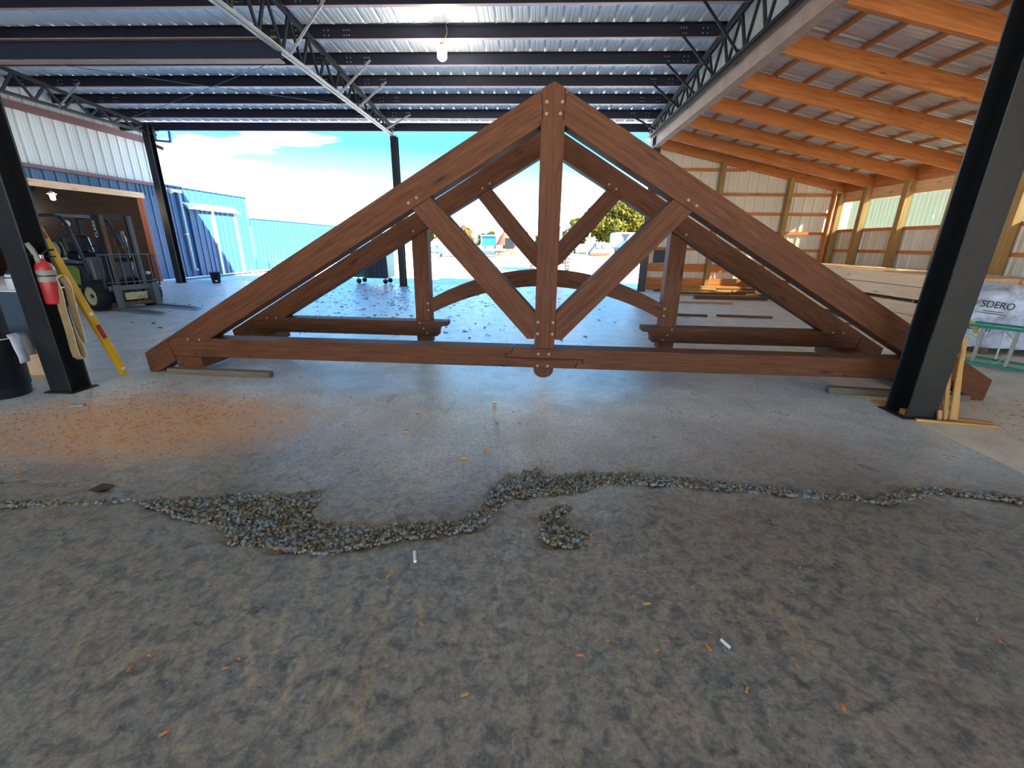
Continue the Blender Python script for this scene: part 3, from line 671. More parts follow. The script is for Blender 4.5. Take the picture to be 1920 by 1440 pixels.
    MB().box(4.0, 4.95, 14.995, 15.02, .88, 1.36).part('dark_panel', 'siding_navy', e, label='dark navy panel')
    for X, wd, lb in ((3.74, .10, 'narrow'), (5.78, .14, 'square'), (7.92, .14, 'broad'), (9.30, .05, 'thin corner')):
        MB().box(X-wd/2, X+wd/2, 14.80, 14.965, 0, zraf(X)+.05).top('end_wall_post', 'treated_post' if wd == .14 else 'pine_orange', {'narrow': 'narrow wooden post of the end wall beside the dark steel column', 'square': 'square tan wooden post of the end wall nearest the dark panel', 'broad': 'square tan wooden post of the end wall between the sunlit girts', 'thin corner': 'thin orange wooden stud at the end wall corner'}[lb], 'post', bevel=.003)
build_lean_to()
def rear_light_screen():  # unseen wall added behind the camera, opening sized for the light let in
    w = thing('wall_light_screen', (-4, -7, 0), kind='structure')
    x = -13.0
    while x < 3.0:
        if not -7.0 < x < 3.2: sheet('siding_sheet', w, 5.2 if x < 3.2 else 3.4, 'siding_tan', (x+.915, -7.05, 0), (-1, 0, 0), (0, 0, 1))
        else: sheet('siding_sheet', w, 1.3, 'siding_tan', (x+.915, -7.05, 3.9), (-1, 0, 0), (0, 0, 1))
        x += .915
rear_light_screen()
# ------------------------------------------------------------------ timber trusses
A = Vector((-4.283, 4.36, 0)); U = Vector((.99985, -.0174, 0)).normalized(); NV = Vector((.0174, .99985, 0)).normalized(); ZV = Vector((0, 0, 1)); CT = 4.415
def mir(p): return [(2*CT-a, b) for a, b in p][::-1]
def timber(poly, off, depth, name, parent, gang, inset=0.0):
    return MB().prism(poly, A+NV*(off+inset), U, ZV, NV, depth-inset, gang).part(name, 'stained_timber', parent, bevel=.004)
def peg(s, z, off, parent, r=.0125):
    p = A+U*s+ZV*z+NV*(off-.006)
    mb = MB(); mb.cyl(p, p+NV*.03, r, n=10); return mb.part('wooden_peg', 'peg_wood', parent)
def hole(s, z, off, parent, r=.012):
    p = A+U*s+ZV*z+NV*(off-.0015); MB().cyl(p, p+NV*.01, r, n=10).part('bolt_hole', 'ink_black', parent)
SL = .5756; AN = math.atan(SL)
def rt(s): return .216+SL*s
def ru(s): return -.06+SL*s
TH = .205
def front_truss():
    t = thing('timber_truss', A+U*CT, 'dark brown stained timber king post truss standing on the concrete floor', 'truss')
    RL = [(0, .216), (4.303, rt(4.303)), (4.322, 2.475), (4.306, ru(4.306)), (.802, ru(.802)), (.748, .382), (.73, .417), (.43, .42), (.303, .345), (.35, ru(.35)), (.105, .0), (.012, .0)]
    timber(RL, 0, TH, 'rafter', t, AN); timber(mir(RL), 0, TH, 'rafter', t, -AN)
    K = [(CT, 2.757), (4.306, 2.697), (4.326, 2.475), (4.309, 2.45), (4.312, .402), (2*CT-4.312, .402), (2*CT-4.309, 2.45), (2*CT-4.326, 2.475), (2*CT-4.306, 2.697)]
    timber(K, -.004, TH+.004, 'king_post', t, math.pi/2)
    S = [(3.106, ru(3.106)-.002), (3.29, ru(3.29)-.002), (4.309, .771), (4.309, .497), (4.236, .497)]
    timber(S, .004, TH-.008, 'strut', t, -.80); timber(mir(S), .004, TH-.008, 'strut', t, .80)
    zt, zb = .40, .195; g = .003
    TL = [(.748, zt), (.75, .384), (.732, .419), (.432, .422), (.308, .346), (.353, zb), (4.739-g, zb), (4.763-g, .25), (4.822-g, .25), (4.819-g, .293-g), (4.013-g, .296-g), (4.016-g, .339), (4.071-g, .342), (4.098-g, zt)]
    timber(TL, -.001, TH, 'tie_beam', t, 0)
    TR0 = mir([(.748, zt), (.75, .384), (.732, .419), (.432, .422), (.308, .346), (.353, zb)])
    TR = [(4.739+g, zb), ] + TR0 + [(4.098+g, zt), (4.071+g, .342), (4.016+g, .339), (4.013+g, .296+g), (4.819+g, .293+g), (4.822+g, .25), (4.763+g, .25)]
    timber(TR, -.001, TH, 'tie_beam', t, 0)
    bob = [(4.312, zb-.001), (4.312, .17)]+[(CT-.103*math.cos(a), .17-.085*math.sin(a)) for a in np.linspace(.15, math.pi-.15, 11)]+[(2*CT-4.312, .17), (2*CT-4.312, zb-.001)]
    timber(bob, .004, TH-.008, 'pendant', t, math.pi/2)
    for s, z in ((4.356, 2.60), (4.492, 2.60), (4.356, 2.51), (4.478, 2.51), (4.343, .675), (4.495, .675), (4.343, .556), (4.492, .556), (4.358, .345), (4.466, .345), (4.352, .218), (4.458, .218)): peg(s, z, -.004, t, .0145)
    for s, z in ((3.079, 1.779), (3.158, 1.825), (.55, .388), (.68, .388)): peg(s, z, 0, t, .014); peg(2*CT-s, z, 0, t, .014)
    for s in (1.22, 8.83-1.4): hole(s, .222, -.001, t)
    hole(.60, .222, -.001, t)
front_truss()
OFB = 1.40
def back_truss():
    t = thing('timber_truss', A+U*CT+NV*OFB, 'dark brown timber truss with an arched collar behind the king post truss', 'truss')
    RL = [(0, .20), (4.409, rt(4.409)), (4.409, ru(4.409)-.0), (.78, ru(.78)), (.748, .382), (.73, .417), (.43, .42), (.303, .345), (.35, ru(.35)), (.105, .03), (.012, .12)]
    timber(RL, OFB, TH, 'rafter', t, AN); timber(mir(RL), OFB, TH, 'rafter', t, -AN)
    K = [(4.313, ru(4.313)-.003), (CT, ru(CT)-.003), (2*CT-4.313, ru(4.313)-.003), (2*CT-4.313, 1.105), (4.313, 1.105)]
    timber(K, OFB+.004, TH-.008, 'king_post', t, math.pi/2)
    S = [(3.53, ru(3.53)-.002), (3.705, ru(3.705)-.002), (4.31, 1.40), (4.31, 1.115), (4.22, 1.19), (4.02, 1.405), (3.80, 1.65), (3.62, 1.87)]
    timber(S, OFB+.01, TH-.02, 'strut', t, -.85); timber(mir(S), OFB+.01, TH-.02, 'strut', t, .85)
    P = [(2.664, .10), (2.872, .10), (2.872, ru(2.872)-.002), (2.664, ru(2.664)-.002)]
    timber(P, OFB+.03, TH-.03, 'queen_post', t, math.pi/2); timber(mir(P), OFB+.03, TH-.03, 'queen_post', t, math.pi/2)
    def arch(a0, a1, n=12):
        def zt(s): return .70+(1.112-.70)*(1-((s-CT)/(CT-2.874))**2)
        def zb(s): return .503+(.896-.503)*(1-((s-CT)/(CT-2.874))**2)
        ss = np.linspace(a0, a1, n); return [(s, zt(s)) for s in ss]+[(s, zb(s)) for s in ss[::-1]]
    timber(arch(2.874, CT-.001), OFB+.03, TH-.05, 'arched_collar', t, .25); timber(arch(CT+.001, 2*CT-2.874), OFB+.03, TH-.05, 'arched_collar', t, -.25)
    cove = [(2.96+.075-.075*math.cos(a)*1.0, .205+.13*math.sin(a)) for a in np.linspace(0, math.pi/2, 7)]
    H = [(.748, .40), (.75, .384), (.732, .419), (.432, .422), (.308, .346), (.353, .195), (2.96, .195)]+cove+[(3.10, .338), (3.10, .40)]
    timber(H, OFB-.001, TH, 'hammer_beam', t, 0); timber(mir(H), OFB-.001, TH, 'hammer_beam', t, 0)
    for s, z in ((3.60, 2.07), (3.69, 2.12), (.55, .39), (.68, .39), (2.72, .372), (2.77, .30), (2.82, .235), (2.84, .64), (2.84, .55), (2.70, 1.56)):
        o = OFB+(.03 if 2.8 < s < 3 and z > .4 else 0); peg(s, z, o, t, .014); peg(2*CT-s, z, o, t, .014)
    for s in (1.15, 1.27, 1.95): hole(s, .228, OFB-.001, t); hole(2*CT-s, .228, OFB-.001, t)
back_truss()
for s0, s1, lb in ((.358, .655, 'short dark timber plate joining the truss feet above the grey floor block'), (2*CT-.655, 2*CT-.358, 'short dark timber plate joining the truss feet behind the slatted column')):
    m = MB(); m.prism([(s0, .068), (s1, .068), (s1, .192), (s0, .192)], A-NV*.0, U, ZV, NV, 1.72, 0); m.G = [(g[2], g[0], g[1]) for g in m.G]
    t = thing('wall_plate', A+U*((s0+s1)/2)+ZV*.068, lb, 'timber'); m.part('timber', 'stained_timber', t, bevel=.004)
    for d in (.10, .28):
        q = A+U*(s1+.0012)+ZV*.11+NV*d; MB().cyl(q, q-U*.01, .013, n=10).part('bolt_hole', 'ink_black', t)
MB().beam((-4.01, 4.33, .0325), (-2.83, 4.295, .0325), .085, .065).top('floor_block', 'weathered_wood', 'grey weathered wood block under the truss foot by the sawdust', 'block', bevel=.005)
MB().beam((3.09, 4.335, .033), (4.35, 4.19, .033), .09, .066).top('floor_block', 'weathered_wood', 'brown weathered wood block under the truss foot behind the column', 'block', bevel=.008)
# ------------------------------------------------------------------ hanging lamp
def lamp():
    p = (-1.83, 9.40, 5.0); t = thing('hanging_lamp', (p[0], p[1], 4.66), 'bright capsule work lamp hanging from a purlin by a yellow cord', 'lamp')
    z0 = 4.66
    MB().lathe([(0, 0), (.05, .008), (.085, .04), (.09, .10), (.09, .19), (.07, .235), (0, .24)], (p[0], p[1], z0), n=16).part('bulb', 'lamp_glow', t, smooth=True)
    MB().lathe([(.06, .235), (.06, .255), (.03, .285), (0, .29)], (p[0], p[1], z0), n=14).part('cap', 'galvanised', t, smooth=True)
    MB().tube([(p[0], p[1], z0+.285), (p[0]+.05, p[1], z0+.34), (p[0]+.10, p[1], z0+.42), (p[0]+.10, p[1]+.02, z0+.52), (p[0]+.07, p[1]+.06, zpur(9.5)+.19)], .006).part('cord', 'cord_yellow', t)
    li = bpy.data.lights.new('lamp_light', 'POINT'); li.energy = 16; li.color = (1, .95, .82); li.shadow_soft_size = .06
    lo = bpy.data.objects.new('lamp_light', li); COL.objects.link(lo); lo.parent = t; lo.location = (0, 0, -.12)
lamp()
# ------------------------------------------------------------------ forklift
def forklift():
    org = Vector((-8.25, 8.63, 0)); rz = math.radians(-15.6)
    t = thing('forklift', org, 'green and black forklift with lowered forks parked at the dark doorway', 'forklift', rz=rz)
    T = t.matrix_basis.copy()
    def P(mb, name, mat, parent=None, **k): return mb.xf(T).part(name, mat, parent or t, **k)
    for s in (-1, 1):
        y = .36*s
        f = MB(); f.prism([(-.045, .03), (1.18, .03), (1.18, .036), (.9, .06), (0, .07), (0, .52), (-.045, .52)], (0, y-.055, 0), (1, 0, 0), (0, 0, 1), (0, 1, 0), .11); P(f, 'fork', 'fork_grey' if s else '', bevel=.004)
    P(MB().box(-.10, -.05, -.47, .47, .40, .50), 'carriage_bar', 'fork_grey', bevel=.006); P(MB().box(-.10, -.05, -.47, .47, .09, .17), 'carriage_bar', 'rusty_steel', bevel=.006)
    for s in (-1, 1): P(MB().box(-.10, -.05, .30*s-.03, .30*s+.03, .16, .41), 'carriage_plate', 'fork_grey')
    c = MB(); c.box(-.16, -.08, -.2, .2, .20, .34); c.cyl((-.09, -.18, .33), (-.09, .22, .33), .02); P(c, 'side_shifter', 'hub_cream')
    P(MB().tube([(-.06, -.02, .22), (-.02, .05, .29), (-.03, .12, .20), (-.06, .16, .28)], .014), 'hose', 'hub_cream', smooth=True)
    # load backrest
    P(MB().tube([(-.08, -.50, .45), (-.08, -.50, 1.10)], .022), 'backrest_post', 'fork_black'); P(MB().tube([(-.08, .50, .45), (-.08, .50, 1.06), (-.08, .44, 1.10)], .018), 'backrest_post', 'fork_black')
    P(MB().tube([(-.08, -.50, 1.10), (-.08, .44, 1.10)], .012), 'backrest_rail', 'fork_grey'); P(MB().tube([(-.08, -.47, .56), (-.08, .49, .56)], .010), 'backrest_rail', 'fork_grey')
    for y in (-.36, -.30, -.12, .12, .22, .40): P(MB().tube([(-.08, y, .5), (-.08, y, 1.10)], .009), 'backrest_bar', 'fork_grey')
    # mast
    for s in (-1, 1):
        m = MB(); y = .31*s; m.box(-.30, -.16, y-.012, y+.012, .08, 1.86); m.box(-.30, -.285, y-.05*(s > 0)-.0, y+.05*(s < 0)+.0, .08, 1.86); m.box(-.175, -.16, y-.05*(s > 0), y+.05*(s < 0), .08, 1.86); P(m, 'mast_channel', 'fork_black')
        y = .245*s; P(MB().box(-.18, -.11, y-.03, y+.03, .10, 1.84), 'mast_rail', 'rusty_steel' if s < 0 else 'fork_grey')
        P(MB().cyl((-.30, .16*s, .12), (-.30, .16*s, 1.55), .028), 'lift_cylinder', 'chrome', smooth=True)
        ch = MB()
        for k in range(22): ch.box(-.19, -.175, .09*s-.012, .09*s+.012, .5+k*.042, .5+k*.042+.03)
        P(ch, 'lift_chain', 'rusty_steel')
    P(MB().box(-.30, -.17, -.32, .32, 1.78, 1.86), 'mast_head', 'fork_black'); P(MB().box(-.34, -.30, -.3, .3, .95, 1.03), 'mast_crossbar', 'fork_black'); P(MB().box(-.34, -.30, -.3, .3, .1, .2), 'mast_crossbar', 'fork_black')
    P(MB().tube([(-.2, -.02, 1.6), (-.18, .05, 1.35), (-.2, .10, 1.2), (-.2, .1, .8)], .016), 'hose', 'black_plastic', smooth=True); P(MB().tube([(-.2, .1, 1.55), (-.16, .12, 1.4), (-.2, .14, 1.15)], .012), 'hose', 'galvanised', smooth=True)
    P(MB().tube([(-.16, -.08, .55), (-.16, -.08, 1.2), (-.16, 0, 1.26), (-.16, .06, 1.2), (-.16, .06, .6)], .012), 'chain_guard', 'rusty_steel')
    mt = T @ Matrix.Translation((-.23, -.328, 1.58)) @ Matrix(((0, -1, 0, 0), (0, 0, -1, 0), (1, 0, 0, 0), (0, 0, 0, 1)))
    text_part('lettering', 'CLARK', .105, 'label_white', t, mt)
    # body
    b = MB(); b.prism([(-.80, .30), (-.62, .55), (-.62, .62), (-.95, .88), (-1.95, .90), (-2.15, .80), (-2.15, .34), (-1.9, .22), (-.95, .22)], (0, -.43, 0), (1, 0, 0), (0, 0, 1), (0, 1, 0), .86); P(b, 'chassis', 'fork_black', bevel=.02)
    for s in (-1, 1):
        g = MB(); g.prism([(-.92, .50), (-.86, .80), (-.98, .86), (-1.9, .86), (-1.9, .58), (-1.45, .48)], (0, .435*s-(.02 if s < 0 else 0), 0), (1, 0, 0), (0, 0, 1), (0, 1, 0), .02); P(g, 'side_panel', 'fork_green', bevel=.006)
        g = MB(); g.prism([(-.95, .22), (-.90, .42), (-1.35, .42), (-1.35, .22)], (0, .435*s-(.02 if s < 0 else 0), 0), (1, 0, 0), (0, 0, 1), (0, 1, 0), .02); P(g, 'step_panel', 'fork_green')
    P(MB().box(-1.98, -.98, -.38, .38, .90, .96), 'engine_cover', 'fork_grey', bevel=.02)
    P(MB().prism([(-.62, .42), (-.44, .42), (-.44, .52), (-.62, .56), (-.74, .50)], (0, -.50, 0), (1, 0, 0), (0, 0, 1), (0, 1, 0), .12), 'mudguard', 'fork_green'); P(MB().prism([(-.62, .55), (-.5, .6), (-.52, 1.0), (-.68, 1.05)], (0, -.40, 0), (1, 0, 0), (0, 0, 1), (0, 1, 0), .80), 'dashboard', 'fork_grey', bevel=.02)
    cw = MB(); cw.prism([(-1.95, .25), (-2.30, .32), (-2.34, .7), (-2.22, .98), (-1.95, .98)], (0, -.45, 0), (1, 0, 0), (0, 0, 1), (0, 1, 0), .90); P(cw, 'counterweight', 'fork_green', bevel=.03)
    se = P(MB().box(-1.55, -1.12, -.24, .24, .97, 1.10), 'seat', 'seat_vinyl', bevel=.03); P(MB().prism([(-1.55, 1.06), (-1.44, 1.10), (-1.52, 1.46), (-1.64, 1.44)], (0, -.24, 0), (1, 0, 0), (0, 0, 1), (0, 1, 0), .48), 'backrest', 'seat_vinyl', bevel=.04)
    P(MB().cyl((-.72, 0, .95), (-.92, 0, 1.18), .025), 'steering_column', 'black_plastic'); r = MB(); q = [(-.93+.12*math.cos(a)*.7, .17*math.sin(a), 1.19+.12*math.cos(a)*.6) for a in np.linspace(0, 6.283, 20)]; r.tube(q, .014); P(r, 'steering_wheel', 'black_plastic', smooth=True)
    for y in (.12, .18, .24): P(MB().tube([(-.70, y, 1.0), (-.78, y, 1.2)], .01), 'lever', 'black_plastic')
    tk = MB(); tk.lathe([(0, -.40), (.09, -.39), (.155, -.33), (.16, .33), (.09, .39), (0, .40)], (-1.95, 0, 1.16), (0, 1, 0), 20); tank = P(tk, 'gas_tank', 'tank_grey', smooth=True)
    for y in (-.17, .17): P(MB().lathe([(.163, y-.02), (.168, y-.02), (.168, y+.02), (.163, y+.02)], (-1.95, 0, 1.16), (0, 1, 0), 20), 'tank_strap', 'black_plastic')
    # overhead guard
    for s in (-1, 1):
        P(MB().tube([(-.60, .40*s, .55), (-.70, .40*s, .95), (-.98, .38*s, 1.66), (-1.10, .38*s, 1.79), (-1.25, .38*s, 1.83)], .032, 8), 'guard_pillar', 'fork_black', smooth=True)
        P(MB().beam((-2.05, .38*s, .95), (-2.0, .38*s, 1.83), .06, .07, up=(1, 0, 0)), 'guard_pillar', 'fork_black'); P(MB().beam((-2.03, .38*s, 1.83), (-1.2, .38*s, 1.83), .05, .06), 'guard_rail', 'fork_black')
    for k in range(7): P(MB().beam((-1.28-k*.115, -.38, 1.835), (-1.28-k*.115, .38, 1.835), .03, .03), 'guard_bar', 'fork_black')
    P(MB().box(-1.27, -1.19, -.4, .4, 1.80, 1.86), 'guard_rail', 'fork_grey')
    P(MB().lathe([(0, 0), (.05, .01), (.06, .05), (.03, .09), (0, .09)], (-1.15, -.30, 1.68), (1, 0, 0), 12), 'headlight', 'trim_white', smooth=True)
    def wheel(x, y, r, w, s):
        wb = MB(); wb.lathe([(r*.62, -w/2), (r*.86, -w/2), (r, -w*.36), (r, w*.36), (r*.86, w/2), (r*.62, w/2)], (x, y, r), (0, 1, 0), 28); o = P(wb, 'tyre', 'black_rubber', smooth=True)
        h = MB(); h.lathe([(0, -w*.34*1), (r*.22, -w*.36), (r*.3, -w*.30), (r*.5, -w*.30), (r*.56, -w*.44), (r*.64, -w*.44), (r*.64, w*.4), (0, w*.4)] if s < 0 else [(0, w*.34), (r*.22, w*.36), (r*.3, w*.30), (r*.5, w*.30), (r*.56, w*.44), (r*.64, w*.44), (r*.64, -w*.4), (0, -w*.4)], (x, y, r), (0, 1, 0), 24); hb = P(h, 'wheel_hub', 'hub_cream')
        lg = MB()
        for k in range(22):
            a = k*2*math.pi/22; cx, cz = x+math.cos(a)*(r-.004), r+math.sin(a)*(r-.004)
            lg.frame((cx, y, cz), (math.cos(a), 0, math.sin(a)), (0, 1, 0), (-math.sin(a), 0, math.cos(a)), .018, w*.8, .03)
        P(lg, 'tread', 'black_rubber', kind='stuff')
        P(MB().cyl((x, y-w*.42*(-s) if s > 0 else y-w*.42, r), (x, y, r), r*.14, n=10), 'axle_cap', 'fork_black')
    for s in (-1, 1): wheel(-.46, .47*s, .30, .24, s); wheel(-1.78, .40*s, .23, .18, s)
    P(MB().lathe([(0, 0), (.045, .01), (.06, .06), (0, .07)], (-.42, .52, .66), (0, 0, 1), 10), 'marker_lamp', 'label_white')
forklift()
# ------------------------------------------------------------------ things at the left column
def left_things():
    # fire extinguisher in the column recess
    t = thing('fire_extinguisher', (-4.40, 3.73, .86), 'red fire extinguisher with worn label hung on the left column', 'extinguisher'); c = Vector((-4.40, 3.735, .84))
    MB().lathe([(0, .0), (.062, .0), (.068, .012), (.068, .31), (.055, .355), (.026, .375), (.022, .40), (0, .40)], c, n=22).part('cylinder', 'ext_red', t, smooth=True)
    MB().lathe([(.0685, .20), (.0690, .20), (.0690, .30), (.0685, .30)], c, n=22).part('label_band', 'rag_white', t); MB().lathe([(.0692, .245), (.071, .245), (.071, .258), (.0692, .258)], c, n=22).part('strap', 'black_plastic', t)
    MB().lathe([(.0, .395), (.018, .395), (.02, .43), (0, .435)], c, n=10).part('valve', 'galvanised', t)
    MB().tube([c+Vector((0, 0, .425)), c+Vector((.02, .05, .47)), c+Vector((.03, .10, .475))], .009).part('handle', 'black_plastic', t); MB().tube([c+Vector((0, 0, .415)), c+Vector((.03, .10, .415))], .007).part('handle', 'black_plastic', t); MB().tube([c+Vector((0, -.02, .42)), c+Vector((-.02, -.10, .43))], .012).part('nozzle', 'black_plastic', t)
    # rag tucked into the column
    m = MB(); pts = [(-4.425, 3.675, 1.37), (-4.41, 3.69, 1.32), (-4.40, 3.705, 1.24), (-4.405, 3.71, 1.19)]; m.tube(pts, .022, 9); m.top('hanging_rag', 'rag_white', 'crumpled off-white rag wedged above the fire extinguisher', 'rag', smooth=True)
    # webbing sling looped over the bracket
    t = thing('webbing_sling', (-4.33, 3.76, .33), 'tan webbing lifting sling looped down the left column', 'sling')
    X = -4.325
    loopA = [(X-.06, 3.72, .98), (X-.02, 3.735, 1.07), (X, 3.765, 1.095), (X, 3.80, 1.075), (X, 3.82, 1.0), (X, 3.81, .85), (X, 3.805, .7), (X, 3.80, .55), (X, 3.795, .46)]
    loopB = [(X-.06, 3.735, 1.03), (X-.03, 3.74, 1.05), (X-.01, 3.735, .95), (X-.005, 3.715, .8), (X, 3.71, .6), (X, 3.70, .42), (X, 3.705, .345), (X, 3.735, .315), (X, 3.765, .34), (X, 3.765, .43), (X, 3.745, .52), (X, 3.735, .62)]
    for lp in (loopA, loopB): MB().ribbon(lp, (.75, .66, 0), .05, .006).part('webbing', 'web_tan', t, smooth=False)
    for lp in (loopA, loopB): MB().tube([(x+.019, y+.017, z) for x, y, z in lp], .004, 5).part('edge_stitch', 'web_edge', t)
    # yellow level leaning behind the column
    t = thing('spirit_level', (-4.46, 4.22, 0), 'long yellow spirit level leaning against the left column', 'level'); p0 = Vector((-4.455, 4.24, .0)); p1 = Vector((-4.53, 3.89, 1.52)); d = (p1-p0).normalized()
    MB().beam(p0+Vector((0, 0, .012)), p1, .042, .07, up=(0, 1, 0)).part('body', 'level_yellow', t, bevel=.003)
    for f, mt, h in ((.34, 'label_red', .075), (.985, 'label_red', .03)):
        q = p0+d*(1.5*f); MB().beam(q-d*h, q+d*h, .052, .045, up=(0, 1, 0)).part('label_plate', mt, t)
    for f in (.05, .47): 
        q = p0+d*(1.5*f); MB().beam(q-d*.014, q+d*.014, .053, .04, up=(0, 1, 0)).part('vial', 'label_white', t)
    # trash can with liner
    t = thing('trash_can', (-4.92, 3.53, 0), 'black trash can with a white liner folded over its rim', 'bin'); c = (-4.93, 3.53, 0)
    MB().lathe([(0, .0), (.155, .0), (.165, .012), (.19, .40), (.20, .41), (.20, .53), (.215, .54), (.215, .57), (.195, .57), (.18, .1), (0, .08)], c, n=32).part('shell', 'black_plastic', t, smooth=True)
    MB().lathe([(.217, .545), (.222, .545), (.222, .553), (.217, .553)], c, n=32).part('rim_band', 'bag_white', t)
    m = MB(); a = [(c[0]+.20, c[1]+.04, .58), (c[0]+.25, c[1]+.02, .55), (c[0]+.285, c[1]+.0, .47), (c[0]+.30, c[1]+.0, .39), (c[0]+.295, c[1], .33)]
    m.ribbon(a, (-.3, 1, 0), .10, .012); m.part('liner', 'bag_white', t, smooth=True); MB().ribbon([(x-.012, y+.07, z-.01) for x, y, z in a[:4]], (.1, 1, 0), .08, .01).part('liner', 'rag_white', t, smooth=True)
    # slate coloured cabinet and its bottle
    t = thing('tool_cabinet', (-5.45, 4.25, 0), 'dark cabinet with a slate blue side panel behind the column', 'cabinet')
    MB().box(-6.1, -5.08, 4.02, 4.42, .33, .90).part('body', 'cabinet_black', t, bevel=.004); MB().box(-5.30, -5.02, 3.995, 4.018, .33, .905).part('side_panel', 'slate_panel', t, bevel=.003); MB().box(-6.1, -5.02, 3.99, 4.43, .905, .915).part('top', 'label_white', t)
    for x in (-6.05, -5.13): MB().box(x, x+.05, 4.05, 4.1, 0, .33).part('leg', 'black_steel', t); MB().box(x, x+.05, 4.35, 4.4, 0, .33).part('leg', 'black_steel', t)
    t = thing('steel_bottle', (-5.17, 4.10, .915), 'white bottle with a dark blue cap on the cabinet', 'bottle'); c = (-5.20, 4.10, .915)
    MB().lathe([(0, 0), (.055, 0), (.055, .12), (.045, .15), (0, .15)], c, n=18).part('body', 'bag_white', t, smooth=True); MB().lathe([(.057, .112), (.06, .112), (.06, .124), (.057, .124)], c, n=18).part('band', 'black_plastic', t); MB().lathe([(0, .15), (.04, .15), (.03, .18), (.012, .185), (.012, .21), (0, .21)], c, n=14).part('cap', 'purlin_navy', t)
    MB().box(-5.12, -5.04, 4.15, 4.35, .916, .985).top('cleaner_box', 'level_yellow', 'small yellow and orange box on the cabinet beside the column', 'box', bevel=.004)
    MB().prism([(-5.42, 4.12), (-5.16, 4.13), (-5.15, 4.30), (-5.40, 4.32)], (0, 0, 0), (1, 0, 0), (0, 1, 0), (0, 0, 1), .25, 1.2).top('timber_offcut', 'pine_pale', 'pale timber offcut on the floor behind the trash can', 'offcut', bevel=.004)
left_things()
# ------------------------------------------------------------------ slats at the right column foot
def slats():
    lab = 'split wooden slat propped upright against the right column foot'  # the upright pieces are wood slats
    for a, b, w, h in (((3.62, 3.66, .005), (3.60, 3.80, .60), .05, .018), ((3.655, 3.63, .005), (3.645, 3.77, .56), .035, .014), ((3.70, 3.62, .005), (3.685, 3.74, .72), .042, .016), ((3.742, 3.63, .005), (3.715, 3.76, .62), .03, .02), ((3.60, 3.62, .005), (3.60, 3.65, .09), .03, .02)):
        MB().beam(a, b, w, h, up=(0, 1, 0)).top('wood_slat', 'split_pine' if w != .05 else 'brown_board', lab if h != .02 or w != .03 or b[2] > .1 else lab, 'stake', 'slats at the right column', bevel=.002)
    for a, b, w in (((3.38, 3.60, .012), (3.98, 3.50, .012), .03), ((3.70, 3.66, .012), (4.00, 3.58, .012), .05)):
        MB().beam(a, b, w, .022).top('lying_slat', 'split_pine', 'thin wooden slat lying on the floor beside the right column', 'slat', 'slats on the floor', bevel=.003)
    MB().box(3.36, 3.42, 3.70, 3.76, .013, .06).top('wedge_block', 'pine_orange', 'small wood block wedged in the foot of the right column', 'block', bevel=.003)
    MB().beam((3.35, 4.02, .008), (4.0, 3.92, .008), .16, .014).top('thin_board', 'split_pine', 'thin brown board lying on the floor beside the right column', 'board')
slats()
